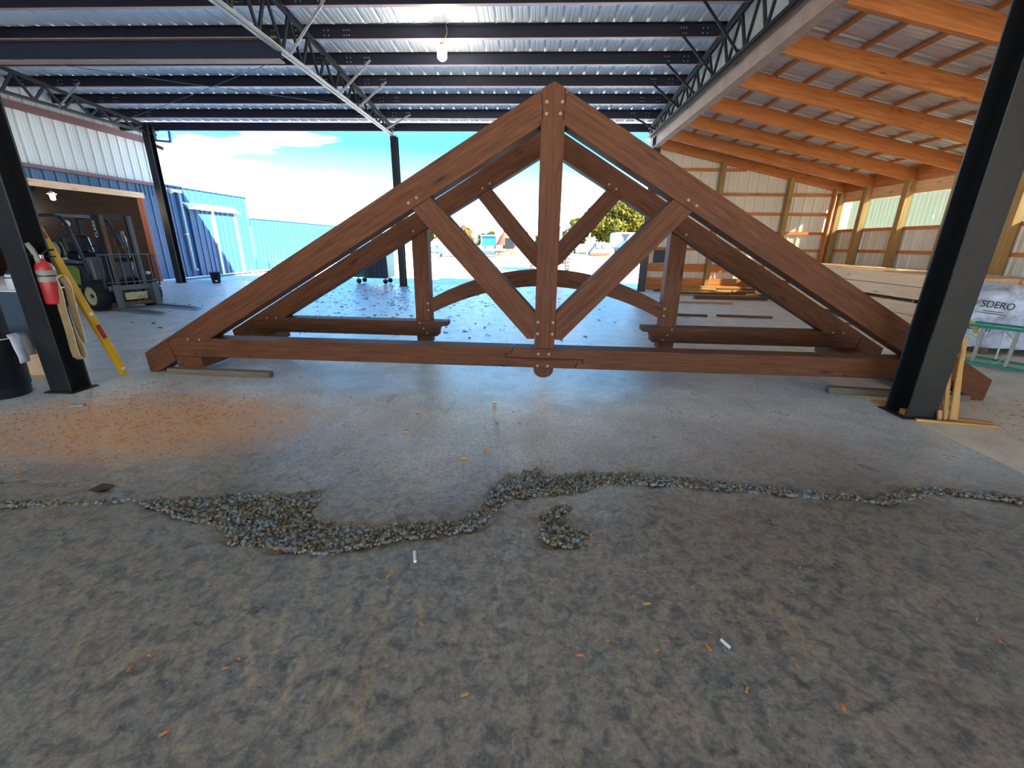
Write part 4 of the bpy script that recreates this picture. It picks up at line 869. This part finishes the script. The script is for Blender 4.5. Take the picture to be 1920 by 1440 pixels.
# ------------------------------------------------------------------ lumber, wrapped pack, ladder
def lumber():
    x0 = 6.72; w = .285; h = .218; gap = .05
    zs = [.10, .10+h, .10+2*h+gap, .10+3*h+gap]
    for k, z in enumerate(zs):
        for j in range(5):
            y0 = 7.15+random.uniform(-.04, .04); y1 = 13.3+random.uniform(-.3, .3)
            x = x0+j*(w+.004)
            MB().box(x, x+w, y0, y1, z, z+h-.009).top('stacked_timber', 'pine_pale' if j < 1 else 'pine_light', 'long pale sawn timber in the %s layer of the strapped stack' % ('bottom', 'second', 'third', 'topmost')[k], 'timber', 'timbers in the %s layer of the strapped stack' % ('bottom', 'second', 'third', 'topmost')[k], bevel=.004)
    for y in (7.9, 9.6, 11.3, 12.8):
        MB().box(x0-.0, x0+1.45, y, y+.09, 0, .097).top('stack_bearer', 'weathered_wood', 'dark bearer under the strapped timber stack', 'block', 'bearers under the stack'); MB().box(x0-.0, x0+1.45, y, y+.05, .10+2*h-.003, .10+2*h+gap-.002).top('stack_sticker', 'weathered_wood', 'thin spacer stick between layers of the strapped timber stack', 'spacer', 'spacers in the stack')
    for y in (7.75, 11.6):
        for za, zb in ((.10, .10+2*h), (.10+2*h+gap, .10+4*h+gap)):
            m = MB(); m.box(x0-.006, x0-.001, y, y+.03, za, zb+.004); m.box(x0-.006, x0+1.46, y, y+.03, zb-.002, zb+.004); m.top('steel_strap', 'strap_grey', 'pale metal strap banding the timber stack', 'strap', 'straps on the timber stack')
    zt = .10+4*h+gap
    for a, b, ww in (((7.0, 8.9, zt+.02), (6.9, 12.0, zt+.02), .12), ((7.3, 9.6, zt+.02), (7.25, 13.0, zt+.02), .14)): MB().beam(a, b, ww, .035).top('loose_board', 'pine_light', 'loose board lying on top of the strapped timber stack', 'board', 'boards on the stack')
    # plastic wrapped lumber pack
    t = thing('wrapped_pack', (7.2, 6.45, 0), 'lumber pack wrapped in crumpled white printed plastic on the lean-to floor', 'pack')
    nx, nz = 40, 22; mb = MB(); xs = np.linspace(6.22, 8.6, nx); vs = []
    def ztop(x): return .93-.28*math.exp(-((x-6.22)/.22)**1.5)-.02*math.sin(x*7)
    rows = []
    for i, x in enumerate(xs):
        zt_ = ztop(x); col = []
        for k in range(nz):
            f = k/(nz-1)
            if f < .7: yy, z = 6.40-.17*(x-6.3), .09+(zt_-.09)*f/.7
            else: yy, z = 6.40-.17*(x-6.3)+.75*(f-.7)/.3, zt_
            d = .022*math.sin(x*19+z*11)+.018*math.sin(x*7-z*23)+.02*random.random()
            col.append((x+.01*math.sin(z*30), yy-d*(1 if f < .72 else 0), z+(d*.8 if f >= .7 else 0)))
        rows.append(col)
    vs = [p for c_ in rows for p in c_]; mb.add(vs, [(i*nz+k, (i+1)*nz+k, (i+1)*nz+k+1, i*nz+k+1) for i in range(nx-1) for k in range(nz-1)])
    k0 = [rows[0][k] for k in range(nz)]; mb.add(k0+[(6.26, 7.15, .09)], [tuple(range(nz+1))])
    mb.part('wrapping', 'wrap_plastic', t, smooth=True)
    MB().box(6.3, 8.6, 6.45, 7.1, .09, .60).part('boards', 'pine_pale', t)
    for x in (6.5, 7.4): MB().box(x, x+.09, 6.3, 7.1, 0, .088).part('bearer', 'weathered_wood', t)
    def face(x, z, size, txt, lean=0): 
        dirx = Vector((1, -.17, 0)).normalized(); nrm = Vector((-.17, -1, 0)).normalized(); o = Vector((x, 6.40-.17*(x-6.3), z))+nrm*.075
        m = Matrix((dirx, ZV, nrm)).transposed().to_4x4(); m.translation = o; text_part('print', txt, size, 'ink_black', t, m @ Matrix.Rotation(lean, 4, 'Z'))
    face(6.50, .70, .13, 'SDERO', -.10); face(6.38, .385, .13, 'Larvn', -.12); face(7.02, .40, .14, 'F', 0)
    for zz, ww in ((.615, .26), (.585, .34)):
        dv = Vector((1, -.17, -.12)).normalized(); c_ = Vector((6.47, 6.40-.17*.17, zz))+Vector((-.17, -1, 0)).normalized()*.075; MB().beam(c_-dv*ww/2, c_+dv*ww/2, .004, .008).part('print', 'ink_black', t)
    MB().beam((6.0, 6.5, .02), (6.3, 6.1, .02), .12, .03).top('short_board', 'pine_pale', 'short pale board on the floor beside the wrapped pack', 'board')
    # green step ladder lying on its side
    t = thing('step_ladder', (5.9, 5.5, 0), 'green fibreglass step ladder lying on its side beside the wrapped pack', 'ladder')
    d = Vector((.30, -.46, 0)).normalized(); o = Vector((5.62, 5.93, 0))
    for z in (.035, .505): MB().beam(o+ZV*z, o+d*1.9+ZV*z, .07, .028).part('rail', 'ladder_green', t, bevel=.003)
    for k in range(6):
        q = o+d*(.30+.30*k); MB().beam(q+ZV*.05, q+ZV*.49, .075, .03, up=tuple(d)).part('step', 'ladder_alu', t, bevel=.004)
        for a, b in ((.05, .17), (.49, .37)): MB().beam(q+ZV*a-d*.12, q+ZV*b-d*.0, .012, .012).part('brace', 'galvanised', t)
    n2 = Vector((d.y, -d.x, 0)) * -1; o2 = o+n2*.42+d*.12
    for z in (.04, .50): MB().beam(o2+ZV*z, o2+d*1.75+ZV*z, .05, .025).part('rear_rail', 'ladder_green', t)
    for k in range(4): q = o2+d*(.3+.45*k); MB().tube([q+ZV*.05, q+ZV*.49], .010).part('rear_brace', 'galvanised', t)
    MB().beam(o2+ZV*.05-d*.05, o2+ZV*.05+d*.12, .07, .05).part('foot', 'ladder_yellow', t); MB().beam(o2+ZV*.50-d*.05, o+d*.2+ZV*.38+n2*.25, .04, .03).part('top_cap', 'ladder_yellow', t)
    q = o2+d*.75+ZV*.44; MB().beam(q-d*.10, q+d*.10, .012, .11).part('caution_label', 'ladder_yellow', t)
lumber()
def scraps():
    lab = 'rough board in the scrap wood heap along the end wall'
    for layer in range(5):
        for j in range(8-layer):
            y = 14.60-.185*j; x = 3.95+random.uniform(0, .5)+.1*layer
            while x < 7.6:
                L = random.uniform(.9, 2.4); x1 = min(x+L, 8.1)
                if layer < 2 or j < 6-layer:
                    MB().box(x, x1, y-.07-random.uniform(0, .02), y+.07, .001+.036*layer, .001+.036*layer+.035).top('scrap_board', random.choice(['pine_light', 'pine_orange', 'split_pine', 'brown_board']), lab, 'board', 'scrap boards by the end wall')
                x = x1+random.uniform(.01, .1)
    for a, b, w, h in (((4.6, 12.5, .046), (6.55, 12.4, .046), .16, .09), ((3.7, 11.5, .0185), (5.2, 11.45, .0185), .10, .035), ((2.75, 9.3, .022), (3.72, 9.25, .022), .10, .04), ((3.95, 9.3, .022), (5.05, 9.2, .022), .09, .04), ((6.05, 8.7, .015), (6.55, 8.6, .015), .08, .025)):
        MB().beam(a, b, w, h).top('floor_board', random.choice(['pine_orange', 'brown_board']), 'single board lying apart on the pale floor before the scrap heap', 'board', 'boards on the pale floor')
scraps()
# ------------------------------------------------------------------ bits on the near floor
def floor_bits():
    for x, y, s, r in ((-.961, 3.349, .022, .4), (-.973, 3.01, .024, .2), (-.327, 3.659, .024, .1), (-.261, 3.225, .020, .7), (-.449, 2.614, .024, .3), (-.294, 2.737, .022, .5), (-1.301, 2.619, .014, .2)):
        m = MB(); u = Vector((math.cos(r), math.sin(r), 0)); v = Vector((-math.sin(r), math.cos(r), 0)); m.frame((x, y, s*.45), u, v, (0, 0, 1), s*1.35, s, s*.9)
        m.top('wood_cube', 'peg_wood' if s < .021 else 'split_pine', 'small cut wood block lying on the concrete between the truss and the crack', 'block', 'small wood blocks on the floor', bevel=.002)
    t = MB(); t.cyl((-.535, 1.665, .008), (-.515, 1.60, .008), .008, n=10); t.top('chalk_stub', 'chalk_white', 'white chalk stick on the dark concrete before the crack', 'chalk', smooth=False)
    t = MB(); t.cyl((.755, 1.268, .006), (.775, 1.235, .006), .006, n=8); t.top('chalk_stub', 'chalk_white', 'short white chalk stub alone on the dark brown concrete', 'chalk')
    for x, y, a, L, lb in ((-.62, 1.50, .9, .035, ''), (.50, 1.424, .2, .03, ''), (.76, 1.07, 1.0, .02, ''), (-.2, 1.0, .4, .025, '')):
        MB().beam((x, y, .003), (x+math.cos(a)*L, y+math.sin(a)*L, .003), .007, .005).top('wood_sliver', 'split_pine', 'thin wood sliver on the dark concrete', 'sliver', 'wood slivers')
    m = MB(); m.add([(-2.60, 2.06, .004), (-2.52, 2.04, .012), (-2.47, 2.09, .018), (-2.50, 2.13, .006), (-2.57, 2.12, .016)], [(0, 1, 4), (1, 2, 4), (2, 3, 4)]); m.top('dry_leaf', 'dead_leaf', 'curled brown dry leaf by the thin crack', 'leaf')
    m = MB(); m.frame((-4.0, 3.31, .012), (.9, .35, 0), (-.35, .9, 0), (0, 0, 1), .10, .035, .02); m.top('bark_chip', 'rag_white', 'pale splinter of wood beside the left column', 'chip')
    # leaves blown over the floor behind the trusses
    m = MB()
    for k in range(900):
        x = RNG.normal(-3.2, 2.2); y = RNG.uniform(6.5, 14.6) if k % 3 else RNG.uniform(9.5, 14.5)
        if x < -11 or x > 3: continue
        a = RNG.random()*6.28; s = .02+.05*RNG.random(); u = Vector((math.cos(a), math.sin(a), 0))*s; v = Vector((-math.sin(a), math.cos(a), 0))*s*.5; c = Vector((x, y, .006)); h = Vector((0, 0, .012*RNG.random()+.004))
        m.add([c-u, c+v+h, c+u+h*.5, c-v], [(0, 1, 2, 3)])
    m.top('leaf_litter', 'dead_leaf', 'scattered dry brown leaves over the pale floor behind the trusses', 'leaves', kind='stuff', origin=False)
    m = MB()
    for k in range(2420):
        if k < 1900: x, y = RNG.normal(-3.25, .75), RNG.normal(3.05, .5)
        elif k < 2250: x, y = RNG.normal(4.6, .45), RNG.normal(3.55, .4)
        else: x, y = RNG.uniform(-3, 3), RNG.uniform(.8, 3.8)
        if k < 1900 and (x > -1.2 or y > 4.2 or x < -4.6): continue
        if x > 3.3 and x < 3.7 and 3.6 < y < 3.95: continue
        a = RNG.random()*6.28; s = .004+.012*RNG.random()**2; u = Vector((math.cos(a), math.sin(a), 0))*s; v = Vector((-math.sin(a), math.cos(a), 0))*s*.4; c = Vector((x, y, .003))
        m.add([c-u-v, c+u-v, c+u+v, c-u+v, c+Vector((0, 0, .004))], [(0, 1, 4), (1, 2, 4), (2, 3, 4), (3, 0, 4)])
    m.top('wood_shavings', 'sawdust_chip', 'orange wood shavings and sawdust strewn over the concrete', 'sawdust', kind='stuff', origin=False)
floor_bits()
# ------------------------------------------------------------------ yard and background
def dumpster():
    o = Vector((-5.75, 15.0, 0)); t = thing('rolling_dumpster', o, 'green wheeled dumpster with black ribbed lids hanging open in the yard', 'dumpster')
    m = MB(); m.prism([(-.33, .22), (.33, .22), (.42, 1.12), (-.42, 1.12)], (-6.32, 15.35, 0), (0, 1, 0), (0, 0, 1), (1, 0, 0), 1.25); m.part('bin', 'dumpster_green', t, bevel=.02)
    m = MB(); m.prism([(-.34, .22), (.34, .22), (.43, 1.12), (-.43, 1.12)], (-5.07, 15.35, 0), (0, 1, 0), (0, 0, 1), (1, 0, 0), .02); m.part('end_panel', 'dumpster_pale', t)
    MB().box(-6.36, -4.98, 14.90, 15.80, 1.10, 1.16).part('rim', 'dumpster_pale', t, bevel=.01)
    lid = MB().prism([(-.46, 1.14), (-.43, 1.14), (-.37, .20), (-.40, .20)], (-5.85, 15.35, 0), (0, 1, 0), (0, 0, 1), (1, 0, 0), .78).part('lid', 'dumpster_lid', t)
    for k in range(5): MB().prism([(-.485, 1.12), (-.455, 1.12), (-.395, .23), (-.425, .23)], (-5.80+k*.15, 15.35, 0), (0, 1, 0), (0, 0, 1), (1, 0, 0), .07).part('lid_rib', 'dumpster_lid', lid)
    MB().tube([(-5.1, 15.35, 1.18), (-4.75, 15.35, 1.2)], .02).part('handle', 'dumpster_lid', t)
    for x in (-6.15, -5.2):
        for y in (15.08, 15.6):
            w = MB(); w.lathe([(0, -.02), (.08, -.025), (.09, 0), (.08, .025), (0, .02)], (x, y, .09), (0, 1, 0), 14); c = w.part('caster', 'black_rubber', t, smooth=True); MB().box(x-.02, x+.02, y-.04, y+.04, .12, .23).part('caster_fork', 'galvanised', c)
dumpster()
def tractor():
    t = thing('orange_tractor', (1.0, 26, 0), 'orange tractor with treaded tyres standing in the sunny yard', 'tractor')
    for x in (-.05, 2.0):
        w = MB(); w.lathe([(.25, -.2), (.5, -.2), (.56, -.16), (.56, .16), (.5, .2), (.25, .2)], (x, 25.7, .56), (1, 0, 0), 26); ty = w.part('tyre', 'tyre_dusty', t, smooth=True)
        l = MB()
        for k in range(18):
            a = k*2*math.pi/18
            for s in (-1, 1):
                aa = a+(s > 0)*.17; l.frame((x+.09*s, 25.7+math.cos(aa)*.57, .56+math.sin(aa)*.57), (1, .25*s*-math.sin(aa), .25*s*math.cos(aa)), (0, -math.sin(aa), math.cos(aa)), (0, math.cos(aa), math.sin(aa)), .2, .055, .05)
        l.part('tread_lugs', 'tyre_dusty', ty, kind='stuff'); MB().lathe([(0, -.1), (.26, -.12), (.26, .12), (0, .1)], (x, 25.7, .56), (1, 0, 0), 16).part('wheel_hub', 'tractor_orange', ty)
    MB().box(.25, 1.75, 25.6, 28.2, .30, 1.02).part('chassis', 'tractor_orange', t, bevel=.05); MB().box(.45, 1.85, 25.9, 28.0, 1.0, 1.55).part('hood', 'tractor_orange', t, bevel=.08)
    MB().box(1.72, 1.85, 25.7, 26.0, .9, 1.75).part('fender_post', 'tractor_orange', t, bevel=.02); MB().box(.2, 1.8, 25.55, 25.6, .34, .40).part('drawbar', 'rust_orange', t)
    MB().box(.5, 1.6, 26.2, 27.2, 1.5, 2.3).part('cab', 'machine_grey', t, bevel=.05); MB().tube([(1.86, 27.3, 1.5), (1.86, 27.3, 2.95)], .02).part('exhaust', 'black_steel', t); MB().box(1.6, 2.15, 27.2, 27.5, 2.36, 2.42).part('work_light_bar', 'tarp_blue', t)
tractor()
def yard():
    t = thing('flatbed_trailer', (-6, 48, 0), 'long grey flatbed trailer with a black headboard in the yard', 'trailer')
    MB().box(-13.5, -3.0, 47.5, 49.8, .62, .86).part('deck', 'machine_grey', t); MB().box(-3.15, -2.2, 47.5, 49.8, .85, 1.95).part('headboard', 'black_steel', t); MB().prism([(-2.2, .9), (-2.2, 1.95), (-1.2, 1.95)], (0, 47.5, 0), (1, 0, 0), (0, 0, 1), (0, 1, 0), 2.2).part('gooseneck', 'siding_navy', t)
    for x in (-3.1, -2.75): MB().box(x, x+.1, 47.6, 47.75, 0, .86).part('landing_leg', 'machine_grey', t)
    for x in (-10, -8.8): MB().lathe([(0, -.12), (.42, -.14), (.45, 0), (.42, .14), (0, .12)], (x, 47.7, .45), (0, 1, 0), 16).part('tyre', 'tyre_dusty', t)
    for k in range(9): MB().box(-12.5+k*1.05, -11.7+k*1.05, 47.6, 49.6, .86, 1.0+.12*(k % 3)).part('load_bundle', 'siding_white' if k % 2 else 'machine_grey', t)
    t = thing('blue_shed', (-6, 60, 0), 'small bright blue shed with white trim beyond the trailer', 'shed'); MB().box(-7.1, -5.2, 60, 62, .95, 2.3).part('wall', 'shed_blue', t); MB().box(-7.3, -4.6, 59.8, 62.2, 2.3, 2.42).part('roof', 'trim_white', t); MB().box(-5.2, -5.08, 59.95, 60.1, 0, 2.3).part('corner_post', 'trim_white', t); MB().box(-7.2, -7.08, 59.95, 60.1, 0, 2.3).part('corner_post', 'trim_white', t); MB().box(-7.1, -5.2, 60, 62, 0, .95).part('base', 'tarp_blue', t)
    t = thing('rusty_hopper', (-3.6, 56, 0), 'rust orange conical hopper standing behind the black headboard', 'hopper'); MB().lathe([(1.3, .9), (1.35, 1.0), (.25, 2.7), (.15, 3.4), (0, 3.4)], (-3.7, 56, 0), n=16).part('cone', 'rust_orange', t); MB().lathe([(1.25, .3), (1.3, .95)], (-3.7, 56, 0), n=16).part('drum', 'rust_orange', t)
    for a in range(4): MB().beam((-3.7+1.1*math.cos(a*1.57+.7), 56+1.1*math.sin(a*1.57+.7), 0), (-3.7+1.1*math.cos(a*1.57+.7), 56+1.1*math.sin(a*1.57+.7), 1.0), .1, .1, up=(1, 0, 0)).part('leg', 'rust_orange', t)
    t = thing('utility_trailer', (-10, 44, 0), 'low grey trailer nose at the left of the yard', 'trailer'); MB().prism([(-10.6, .35), (-8.9, .25), (-9.0, .85), (-10.5, .95)], (0, 44, 0), (1, 0, 0), (0, 0, 1), (0, 1, 0), 1.6).part('body', 'tarp_blue', t, bevel=.05); MB().beam((-10.6, 44.8, .4), (-11.1, 44.8, .15), .08, .08).part('tongue', 'machine_grey', t); MB().box(-10.4, -9.0, 43.97, 44.0, .55, .75).part('panel', 'machine_grey', t)
    for y_ in (44.1, 45.5): MB().lathe([(0, -.1), (.22, -.1), (.25, 0), (.22, .1), (0, .1)], (-9.7, y_, .2), (0, 1, 0), 14).part('tyre', 'tyre_dusty', t)
    t = thing('box_truck', (13, 64, 0), 'white tarp covered truck with dark folds parked before the trees', 'truck'); MB().box(11.3, 14.3, 64, 68, 1.0, 3.1).part('tarp_body', 'tarp_white', t, bevel=.15); MB().prism([(11.35, 1.05), (14.25, 1.05), (12.8, 2.3)], (0, 63.9, 0), (1, 0, 0), (0, 0, 1), (0, 1, 0), .12).part('tarp_fold', 'tarp_blue', t); MB().prism([(12.2, 2.9), (13.4, 2.9), (12.8, 1.9)], (0, 63.88, 0), (1, 0, 0), (0, 0, 1), (0, 1, 0), .12).part('tarp_fold', 'siding_navy', t); MB().box(11.3, 14.3, 63.8, 64.0, .6, 1.0).part('bumper', 'siding_navy', t)
    for x in (11.6, 14.0): MB().lathe([(0, -.15), (.45, -.17), (.5, 0), (.45, .17), (0, .15)], (x, 64.6, .5), (1, 0, 0), 14).part('tyre', 'black_rubber', t)
    t = thing('yard_machine', (9, 60, 0), 'low grey and white yard machine with brown base before the trees', 'machine'); MB().prism([(7.4, .3), (10.2, .3), (9.8, .9), (9.5, 1.7), (8.3, 1.7), (7.9, 1.0)], (0, 60, 0), (1, 0, 0), (0, 0, 1), (0, 1, 0), 2).part('body', 'machine_grey', t, bevel=.05)
    for x in (8.3, 9.1): MB().box(x, x+.5, 59.93, 60, 1.0, 1.45).part('pane', 'trim_white', t)
    MB().box(7.5, 10.0, 59.9, 62, 0, .35).part('base', 'rust_orange', t); MB().lathe([(0, -.15), (.42, -.16), (.45, 0), (.42, .16), (0, .15)], (10.4, 60.5, .45), (0, 1, 0), 14).part('tyre', 'tyre_dusty', t)
    MB().cyl((7.65, 63, -.06), (7.65, 63, 3.9), .11, .09, 8).top('utility_pole', 'trim_white', 'pale slim pole standing before the golden trees', 'pole')
    f = thing('yard_fence', (12, 70, 0), 'pale rail fence running along the tree line', 'fence')
    for k in range(16): MB().box(4+k*1.4, 4.12+k*1.4, 70, 70.1, 0, 1.5).part('post', 'trim_white', f)
    for z in (.7, 1.35): MB().box(4, 25.2, 70.02, 70.08, z, z+.1).part('rail', 'trim_white', f)
    m = MB(); n = 40
    for i in range(n+1):
        x = -46+i*1.15; h = (1.5+.6*math.sin(i*.7)+.4*math.sin(i*1.9))*max(0, min(1, (n-i)/9))*min(1, i/4)
        m.V += [(x, 62, -.06), (x, 66, max(.0, h)), (x, 74, -.06)]; m.G += [(x, 0, 0)]*3
    m.F += [(i*3+k, i*3+3+k, i*3+4+k, i*3+1+k) for i in range(n) for k in (0, 1)]; m.top('earth_bank', 'soil_bank', kind='structure', smooth=True)
    t = thing('weed_clump', (-12.5, 21.2, 0), 'clump of yellow green weeds at the foot of the blue building', 'plant')
    for k in range(16):
        a = RNG.random()*6.28; q = (-12.45+abs(RNG.normal())*.12, 21.2+RNG.normal()*.3, -.05); h = RNG.uniform(.3, .85); MB().ribbon([q, (q[0]+math.cos(a)*.08, q[1]+math.sin(a)*.1, h*.6), (q[0]+math.cos(a)*.2, q[1]+math.sin(a)*.25, h)], (math.sin(a), -math.cos(a), 0), .03, .004).part('blade', 'leaf_gold', t)
plain('soil_bank', (206, 168, 116), .95, 0, .45, .5)
yard()
def tree_mesh(seed, h, rw, dens):
    r = np.random.default_rng(seed); blobs = []
    for k in range(16):
        f = r.random(); z = h*(.28+.66*f); rad = rw*(.55+.25*math.sin(f*3.1))*(1 if f < .75 else .7); a = r.random()*6.28; d = rw*.75*math.sqrt(r.random())*(1-.55*f)
        blobs.append((d*math.cos(a), d*math.sin(a), z, rad*.55))
    mb = MB()
    for k in range(dens):
        b = blobs[r.integers(len(blobs))]; v = r.normal(size=3); v /= np.linalg.norm(v); q = np.array(b[:3])+v*b[3]*r.uniform(.6, 1.08)*np.array([1, 1, .85])
        s = r.uniform(.13, .30); n = Vector(v+r.normal(size=3)*.7).normalized(); a = n.orthogonal().normalized(); c = n.cross(a); ang = r.random()*6.28
        u = (a*math.cos(ang)+c*math.sin(ang))*s; w = (c*math.cos(ang)-a*math.sin(ang))*s*.7; p = Vector(q); mb.add([p-u, p+w, p+u, p-w], [(0, 1, 2, 3)])
    return mb
def trees():
    protos = []
    for i, (h, rw, mat) in enumerate(((8.5, 3.6, 'leaf_gold'), (7.0, 3.2, 'leaf_green'), (6.0, 3.0, 'leaf_rust'))):
        me = tree_mesh(i+3, h, rw, 5200).mesh('crown', mat, recalc=False)
        tr = MB(); tr.cyl((0, 0, -.1), (0, 0, h*.6), .22, .1, 8)
        for a in (.3, 2.3, 4.4): tr.cyl((0, 0, h*.3), (math.cos(a)*rw*.6, math.sin(a)*rw*.6, h*.6), .09, .04, 6)
        protos.append((me, tr.mesh('trunk', 'trunk_brown')))
    spots = [(14.6, 4.3, 1, .95), (14.8, .2, 0, .9), (15.2, -4.2, 1, 1.0), (10.5, 74, 0, 1.0), (14.2, 73, 0, 1.08), (17.6, 75, 0, 1.1), (21.5, 76, 0, 1.0), (12.5, 79, 1, 1.05), (16, 80, 1, 1.15), (7.6, 84, 0, .72), (5.0, 92, 1, .7), (26, 78, 1, 1.1), (31, 76, 0, 1.1),  # leading entries near the wall are unseen trees added to block sun
             (-13.5, 86, 2, .75), (-17, 84, 2, .85), (-21, 86, 2, .8), (-26, 88, 0, .8), (-9.5, 96, 1, .55), (-6.0, 97, 1, .6), (-2.5, 96, 1, .62), (1.5, 98, 1, .6), (-11.5, 99, 1, .5), (-32, 88, 1, .8), (-38, 90, 2, .8),
             (25, 19, 1, .8), (27, 24, 0, .85), (28, 29, 0, .9), (28, 34.5, 1, 1.0), (29, 40, 0, .95), (31, 46, 1, 1.0)]
    labs = {0: 'golden green autumn tree in the tree line behind the yard', 1: 'plain green tree in the tree line behind the yard', 2: 'rusty tan autumn tree above the earth bank'}
    for k, (x, y, p, s) in enumerate(spots):
        side = x > 14 and y < 50
        lab = labs[p] if not side else ('green tree outside the clear wall panels, nearest ones added to block sun' if p else 'golden tree outside the clear wall panels, nearest ones added to block sun')
        t = thing('autumn_tree', (x, y, -.06), lab, 'tree', 'trees outside the clear panels' if side else labs[p]); rot = k*1.3
        for nm, me in (('crown', protos[p][0]), ('trunk', protos[p][1])):
            o = bpy.data.objects.new(nm, me); COL.objects.link(o); o.parent = t; o.scale = (s, s, s); o.rotation_euler = (0, 0, rot)
trees()
